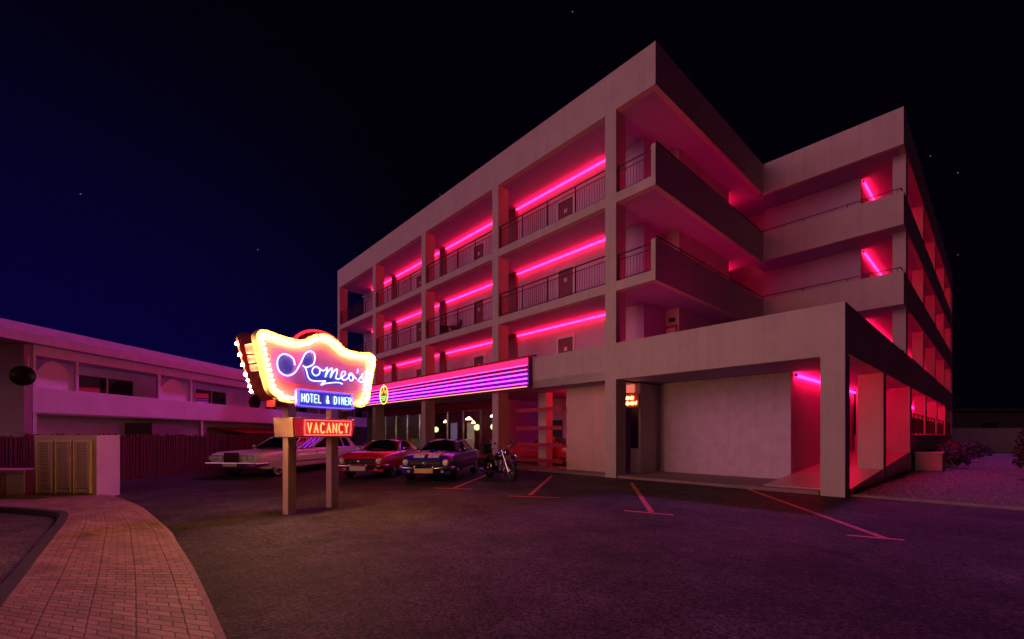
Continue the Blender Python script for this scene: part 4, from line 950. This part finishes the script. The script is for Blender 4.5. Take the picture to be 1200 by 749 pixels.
# path outline (left kerb, right edge) from near to far
Lk = [(-1.5,.6),(-3.0,2.3),(-4.18,3.61),(-4.95,4.5),(-6.2,5.95),(-7.1,7.0),(-7.6,7.55),(-8.05,8.0),(-8.62,8.3),(-10.1,8.72),(-13,9.1),(-18,9.5)]
Rk = [(.1,.5),(-.95,1.75),(-2.02,3.03),(-3.28,4.5),(-4.43,5.77),(-5.0,6.4),(-5.65,7.04),(-7.3,8.63),(-8.75,9.8),(-9.8,10.5),(-12.95,10.9),(-18,11.0)]
Lc = crom([(a, b, 0) for a, b in Lk], 6); Rc = crom([(a, b, 0) for a, b in Rk], 6)
def pathmat():
    m, nt, out = newmat('paving'); N = nt.nodes; L = nt.links
    b = N.new('ShaderNodeBsdfPrincipled'); L.new(b.outputs[0], out.inputs[0])
    uv = N.new('ShaderNodeUVMap')
    mp = N.new('ShaderNodeMapping'); L.new(uv.outputs[0], mp.inputs[0])
    mp.inputs['Rotation'].default_value = (0, 0, R(90))
    br = N.new('ShaderNodeTexBrick'); L.new(mp.outputs[0], br.inputs['Vector'])
    br.inputs['Color1'].default_value = (.46,.25,.17,1); br.inputs['Color2'].default_value = (.28,.15,.11,1); br.inputs['Mortar'].default_value = (.10,.06,.05,1)
    br.inputs['Scale'].default_value = 1; br.inputs['Mortar Size'].default_value = .008; br.inputs['Mortar Smooth'].default_value = .5
    br.inputs['Brick Width'].default_value = .21; br.inputs['Row Height'].default_value = .105; br.offset = .5; br.squash = 1
    # wider joints that run along the path
    br2 = N.new('ShaderNodeTexBrick'); L.new(mp.outputs[0], br2.inputs['Vector']); br2.inputs['Scale'].default_value = 1; br2.offset = 0
    br2.inputs['Brick Width'].default_value = .42; br2.inputs['Row Height'].default_value = 400; br2.inputs['Mortar Size'].default_value = .014; br2.inputs['Mortar Smooth'].default_value = .6
    n = N.new('ShaderNodeTexNoise'); n.inputs['Scale'].default_value = 1.6; n.inputs['Detail'].default_value = 8; n.inputs['Roughness'].default_value = .7; L.new(mp.outputs[0], n.inputs['Vector'])
    nf = N.new('ShaderNodeTexNoise'); nf.inputs['Scale'].default_value = 60; nf.inputs['Detail'].default_value = 4; L.new(mp.outputs[0], nf.inputs['Vector'])
    r = N.new('ShaderNodeMapRange'); r.inputs[1].default_value = .3; r.inputs[2].default_value = .7; r.inputs[3].default_value = .6; r.inputs[4].default_value = 1.3; L.new(n.outputs['Fac'], r.inputs[0])
    mx = N.new('ShaderNodeMix'); mx.data_type = 'RGBA'; mx.blend_type = 'MULTIPLY'; mx.inputs[0].default_value = 1; L.new(br.outputs['Color'], mx.inputs[6]); L.new(r.outputs[0], mx.inputs[7])
    L.new(mx.outputs[2], b.inputs['Base Color']); b.inputs['Roughness'].default_value = .5
    ad = N.new('ShaderNodeMath'); ad.operation = 'MAXIMUM'; L.new(br.outputs['Fac'], ad.inputs[0]); L.new(br2.outputs['Fac'], ad.inputs[1])
    ad2 = N.new('ShaderNodeMath'); ad2.operation = 'MULTIPLY_ADD'; ad2.inputs[1].default_value = -.25; L.new(nf.outputs['Fac'], ad2.inputs[0]); L.new(ad.outputs[0], ad2.inputs[2])
    bp = N.new('ShaderNodeBump'); bp.invert = True; bp.inputs['Strength'].default_value = 1; bp.inputs['Distance'].default_value = .045; L.new(ad2.outputs[0], bp.inputs['Height']); L.new(bp.outputs[0], b.inputs['Normal'])
    return m
M['paving'] = pathmat()
def strip_mesh(name, A, Bp, z, m, nx=10, uvs=True):
    me = bpy.data.meshes.new(name); vs = []; fs = []; uv = []
    s = 0
    for i, (a, b) in enumerate(zip(A, Bp)):
        if i: s += ((a+b)/2 - (A[i-1]+Bp[i-1])/2).length
        for k in range(nx+1):
            p = a.lerp(b, k/nx); vs.append((p.x, p.y, z)); uv.append((s, 1.9*k/nx))
    for i in range(len(A)-1):
        for k in range(nx): a = i*(nx+1)+k; fs.append((a, a+1, a+nx+2, a+nx+1))
    me.from_pydata(vs, [], fs); me.update()
    l = me.uv_layers.new(name='UVMap')
    for lp_ in me.loops: l.data[lp_.index].uv = uv[lp_.vertex_index]
    me.materials.append(M[m]); o = bpy.data.objects.new(name, me); col.objects.link(o); return tag(o, kind='structure')
ZP = .10
pth = strip_mesh('path', [p for p in Lc], [p for p in Rc], ZP, 'paving')
def kerb(line, d0, d1, z1, name, m):
    n = len(line); vs = []; fs = []
    for i, p in enumerate(line):
        a = line[max(0, i-1)]; b = line[min(n-1, i+1)]; t = (b-a).normalized(); nn = Vector((-t.y, t.x, 0))
        q0 = p + nn*d0; q1 = p + nn*d1
        vs += [(q0.x,q0.y,-.02),(q1.x,q1.y,-.02),(q1.x,q1.y,z1),(q0.x,q0.y,z1)]
    for i in range(n-1):
        for k in range(4): fs.append((i*4+k, i*4+(k+1) % 4, (i+1)*4+(k+1) % 4, (i+1)*4+k))
    fs += [(0,1,2,3), tuple(range((n-1)*4+3,(n-1)*4-1,-1))]
    return struct(MB().add(vs, fs), name, m)
M['kerb'] = pbr('kerb_shaded', (.05,.04,.04), .7, var=.3, vscale=6, bump=.3)  # dark tone puts the kerb's cast shadow into the colour
M['path_edge'] = pbr('path_edge', (.30,.16,.12), .7, var=.3, vscale=9, bump=.5, bscale=25)
kerb(Lc, -.0, .11, ZP-.004, 'kerb', 'kerb')
kerb(Rc[:50], -.05, .0, ZP-.003, 'kerb_edge', 'path_edge')
# lay-by road at the left of the path
rd = [(p.x-.02, p.y-.0) for p in Lc]
struct(MB().add([(x, y, .004) for x, y in rd] + [(-60,9.5,.004),(-60,-20,.004),(-.2,-20,.004)], [tuple(range(len(rd)+3))]), 'road', 'road')
# gravel strip
gA = [W(-6.7,.45), W(-9.4,.42), W(-13.5,.5), W(-13.5,40), W(-6.7,40)]
struct(MB().add([(p.x,p.y,.012) for p in gA], [(0,1,2,3,4)]), 'gravel', 'gravel')
gs = MB()
for k in range(5200):
    u = -6.72 - 5.5*random.random(); v = .5 + 16*random.random()**1.8; p = W(u, v); r0 = random.uniform(.012,.034)
    a = random.uniform(0, PI); c, s = math.cos(a)*r0, math.sin(a)*r0
    gs.add([(p.x+c,p.y+s,.012),(p.x-s,p.y+c,.012),(p.x-c,p.y-s,.012),(p.x+s,p.y-c,.012),(p.x+random.uniform(-.3,.3)*r0,p.y,.012+r0*1.1)], [(0,1,4),(1,2,4),(2,3,4),(3,0,4)])
tag(gs.build('gravel_stones', pbr('pebble', (.26,.20,.19), .5, var=.4, vscale=9)), kind='stuff')
ke = [W(-6.68,.36), W(-14,.4)]
t_ = (ke[1]-ke[0]).normalized(); n_ = Vector((-t_.y, t_.x, 0))
struct(MB().prism([tuple(ke[0][:2]), tuple(ke[1][:2]), tuple((ke[1]+V*.1)[:2]), tuple((ke[0]+V*.1)[:2])], -.01, .05), 'gravel_kerb', 'pave')
# parking bay lines
def pmat():
    m, nt, out = newmat('line_paint'); N = nt.nodes; L = nt.links
    b = N.new('ShaderNodeBsdfPrincipled'); t = N.new('ShaderNodeBsdfTransparent'); mx = N.new('ShaderNodeMixShader')
    tc = N.new('ShaderNodeTexCoord'); n = N.new('ShaderNodeTexNoise'); n.inputs['Scale'].default_value = 14; n.inputs['Detail'].default_value = 8; n.inputs['Roughness'].default_value = .8
    L.new(tc.outputs['Object'], n.inputs['Vector']); r = N.new('ShaderNodeMapRange'); r.inputs[1].default_value = .33; r.inputs[2].default_value = .50; L.new(n.outputs['Fac'], r.inputs[0])
    b.inputs['Base Color'].default_value = (.80,.15,.14,1); b.inputs['Roughness'].default_value = .6  # red neon light on white lines is put into this colour
    L.new(r.outputs[0], mx.inputs[0]); L.new(t.outputs[0], mx.inputs[1]); L.new(b.outputs[0], mx.inputs[2]); L.new(mx.outputs[0], out.inputs[0]); return m
M['line'] = pmat()
def seg(a, b, w, z):
    a = Vector((*a, 0)); b = Vector((*b, 0)); t = (b-a).normalized(); n = Vector((-t.y, t.x, 0))*w/2
    return MB().add([(p.x, p.y, z) for p in (a-n, b-n, b+n, a+n)], [(0,1,2,3)])
for a, b in (((-1.67,12.33),(-.9,16.9)), ((.45,11.05),(1.45,16.2)), ((2.72,8.62),(3.75,13.9)), ((5.42,6.42),(6.55,12.3))):
    struct(seg(a, b, .11, .004), 'parking_line', 'line')
for a, b in (((-.08,10.85),(1.14,10.54)), ((2.22,8.75),(3.02,8.27)), ((5.0,6.60),(5.58,6.29)), ((-2.2,12.5),(-1.1,12.2))):
    struct(seg(a, b, .11, .008), 'parking_line', 'line')

# ------------------------------------------------------------------ sky and light
w = bpy.data.worlds.new('World'); sc.world = w; w.use_nodes = True
nt = w.node_tree; N = nt.nodes; L = nt.links; N.clear()
out = N.new('ShaderNodeOutputWorld'); bg = N.new('ShaderNodeBackground'); L.new(bg.outputs[0], out.inputs[0])
tc = N.new('ShaderNodeTexCoord')
def math_(op, a, b=None, c=None):
    m = N.new('ShaderNodeMath'); m.operation = op; m.use_clamp = False
    for i, x in enumerate((a, b, c)):
        if x is None: continue
        if isinstance(x, (int, float)): m.inputs[i].default_value = x
        else: L.new(x, m.inputs[i])
    return m.outputs[0]
def dot_(d):
    v = Vector(d).normalized(); n = N.new('ShaderNodeVectorMath'); n.operation = 'DOT_PRODUCT'
    L.new(tc.outputs['Generated'], n.inputs[0]); n.inputs[1].default_value = v; return n.outputs['Value']
def ramp_(x, a, b, y0=0, y1=1):
    m = N.new('ShaderNodeMapRange'); m.interpolation_type = 'SMOOTHSTEP'
    m.inputs[1].default_value = a; m.inputs[2].default_value = b; m.inputs[3].default_value = y0; m.inputs[4].default_value = y1; L.new(x, m.inputs[0]); return m.outputs[0]
def colr(c, f):
    n = N.new('ShaderNodeVectorMath'); n.operation = 'SCALE'; n.inputs[0].default_value = c; L.new(f, n.inputs['Scale']); return n.outputs[0]
def addv(a, b):
    n = N.new('ShaderNodeVectorMath'); n.operation = 'ADD'; L.new(a, n.inputs[0]); L.new(b, n.inputs[1]); return n.outputs[0]
sep = N.new('ShaderNodeSeparateXYZ'); L.new(tc.outputs['Generated'], sep.inputs[0])
sky = N.new('ShaderNodeTexSky'); sky.sky_type = 'NISHITA'; sky.sun_disc = False; sky.sun_elevation = R(-6); sky.sun_rotation = R(200)
skys = N.new('ShaderNodeVectorMath'); skys.operation = 'SCALE'; L.new(sky.outputs[0], skys.inputs[0]); skys.inputs['Scale'].default_value = .004
blue_f = math_('MULTIPLY', ramp_(dot_((-1.0,.62,.06)), .60, 1.02), ramp_(sep.outputs['Z'], .75, -.05))
dusk_f = math_('MULTIPLY', ramp_(dot_((-.89,-.45,.14)), .85, 1.0), ramp_(sep.outputs['Z'], -.1, .03))
base = N.new('ShaderNodeCombineXYZ'); base.inputs[0].default_value = .0008; base.inputs[1].default_value = .0004; base.inputs[2].default_value = .0022
tot = addv(addv(base.outputs[0], skys.outputs[0]), colr((.0014,.0006,.040), blue_f))
tot = addv(tot, colr((2.15,.78,1.18), dusk_f))
# a few stars
v = N.new('ShaderNodeTexVoronoi'); v.inputs['Scale'].default_value = 30; L.new(tc.outputs['Generated'], v.inputs['Vector'])
vs_ = N.new('ShaderNodeSeparateColor'); L.new(v.outputs['Color'], vs_.inputs[0])
st_ = math_('MULTIPLY', math_('MULTIPLY', math_('LESS_THAN', v.outputs['Distance'], .032), math_('GREATER_THAN', vs_.outputs[0], .45)), ramp_(sep.outputs['Z'], .1, .3))
tot = addv(tot, colr((.10,.12,.22), st_))
L.new(tot, bg.inputs[0]); bg.inputs[1].default_value = 1

sd = bpy.data.lights.new('magenta_sun', 'SUN'); so = bpy.data.objects.new('magenta_sun', sd); col.objects.link(so)
sd.energy = .84; sd.angle = R(4); sd.color = (.85, .12, .98)  # added magenta sun behind the hotel, to light the left-hand building
dirv = Vector((.67, .70, 1.35)).normalized()           # towards the light
so.rotation_euler = dirv.to_track_quat('Z', 'Y').to_euler(); so.location = (20, 20, 40)

# ------------------------------------------------------------------ render settings
sc.view_settings.view_transform = 'Standard'; sc.view_settings.look = 'None'; sc.view_settings.gamma = 1; sc.view_settings.exposure = 0
sc.view_settings.use_curve_mapping = False
sc.render.engine = 'CYCLES'
c = sc.cycles
c.use_denoising = True; c.max_bounces = 6; c.diffuse_bounces = 4; c.glossy_bounces = 3; c.transparent_max_bounces = 12
c.sample_clamp_indirect = 4; c.sample_clamp_direct = 0; c.caustics_reflective = False; c.caustics_refractive = False
c.use_light_tree = True
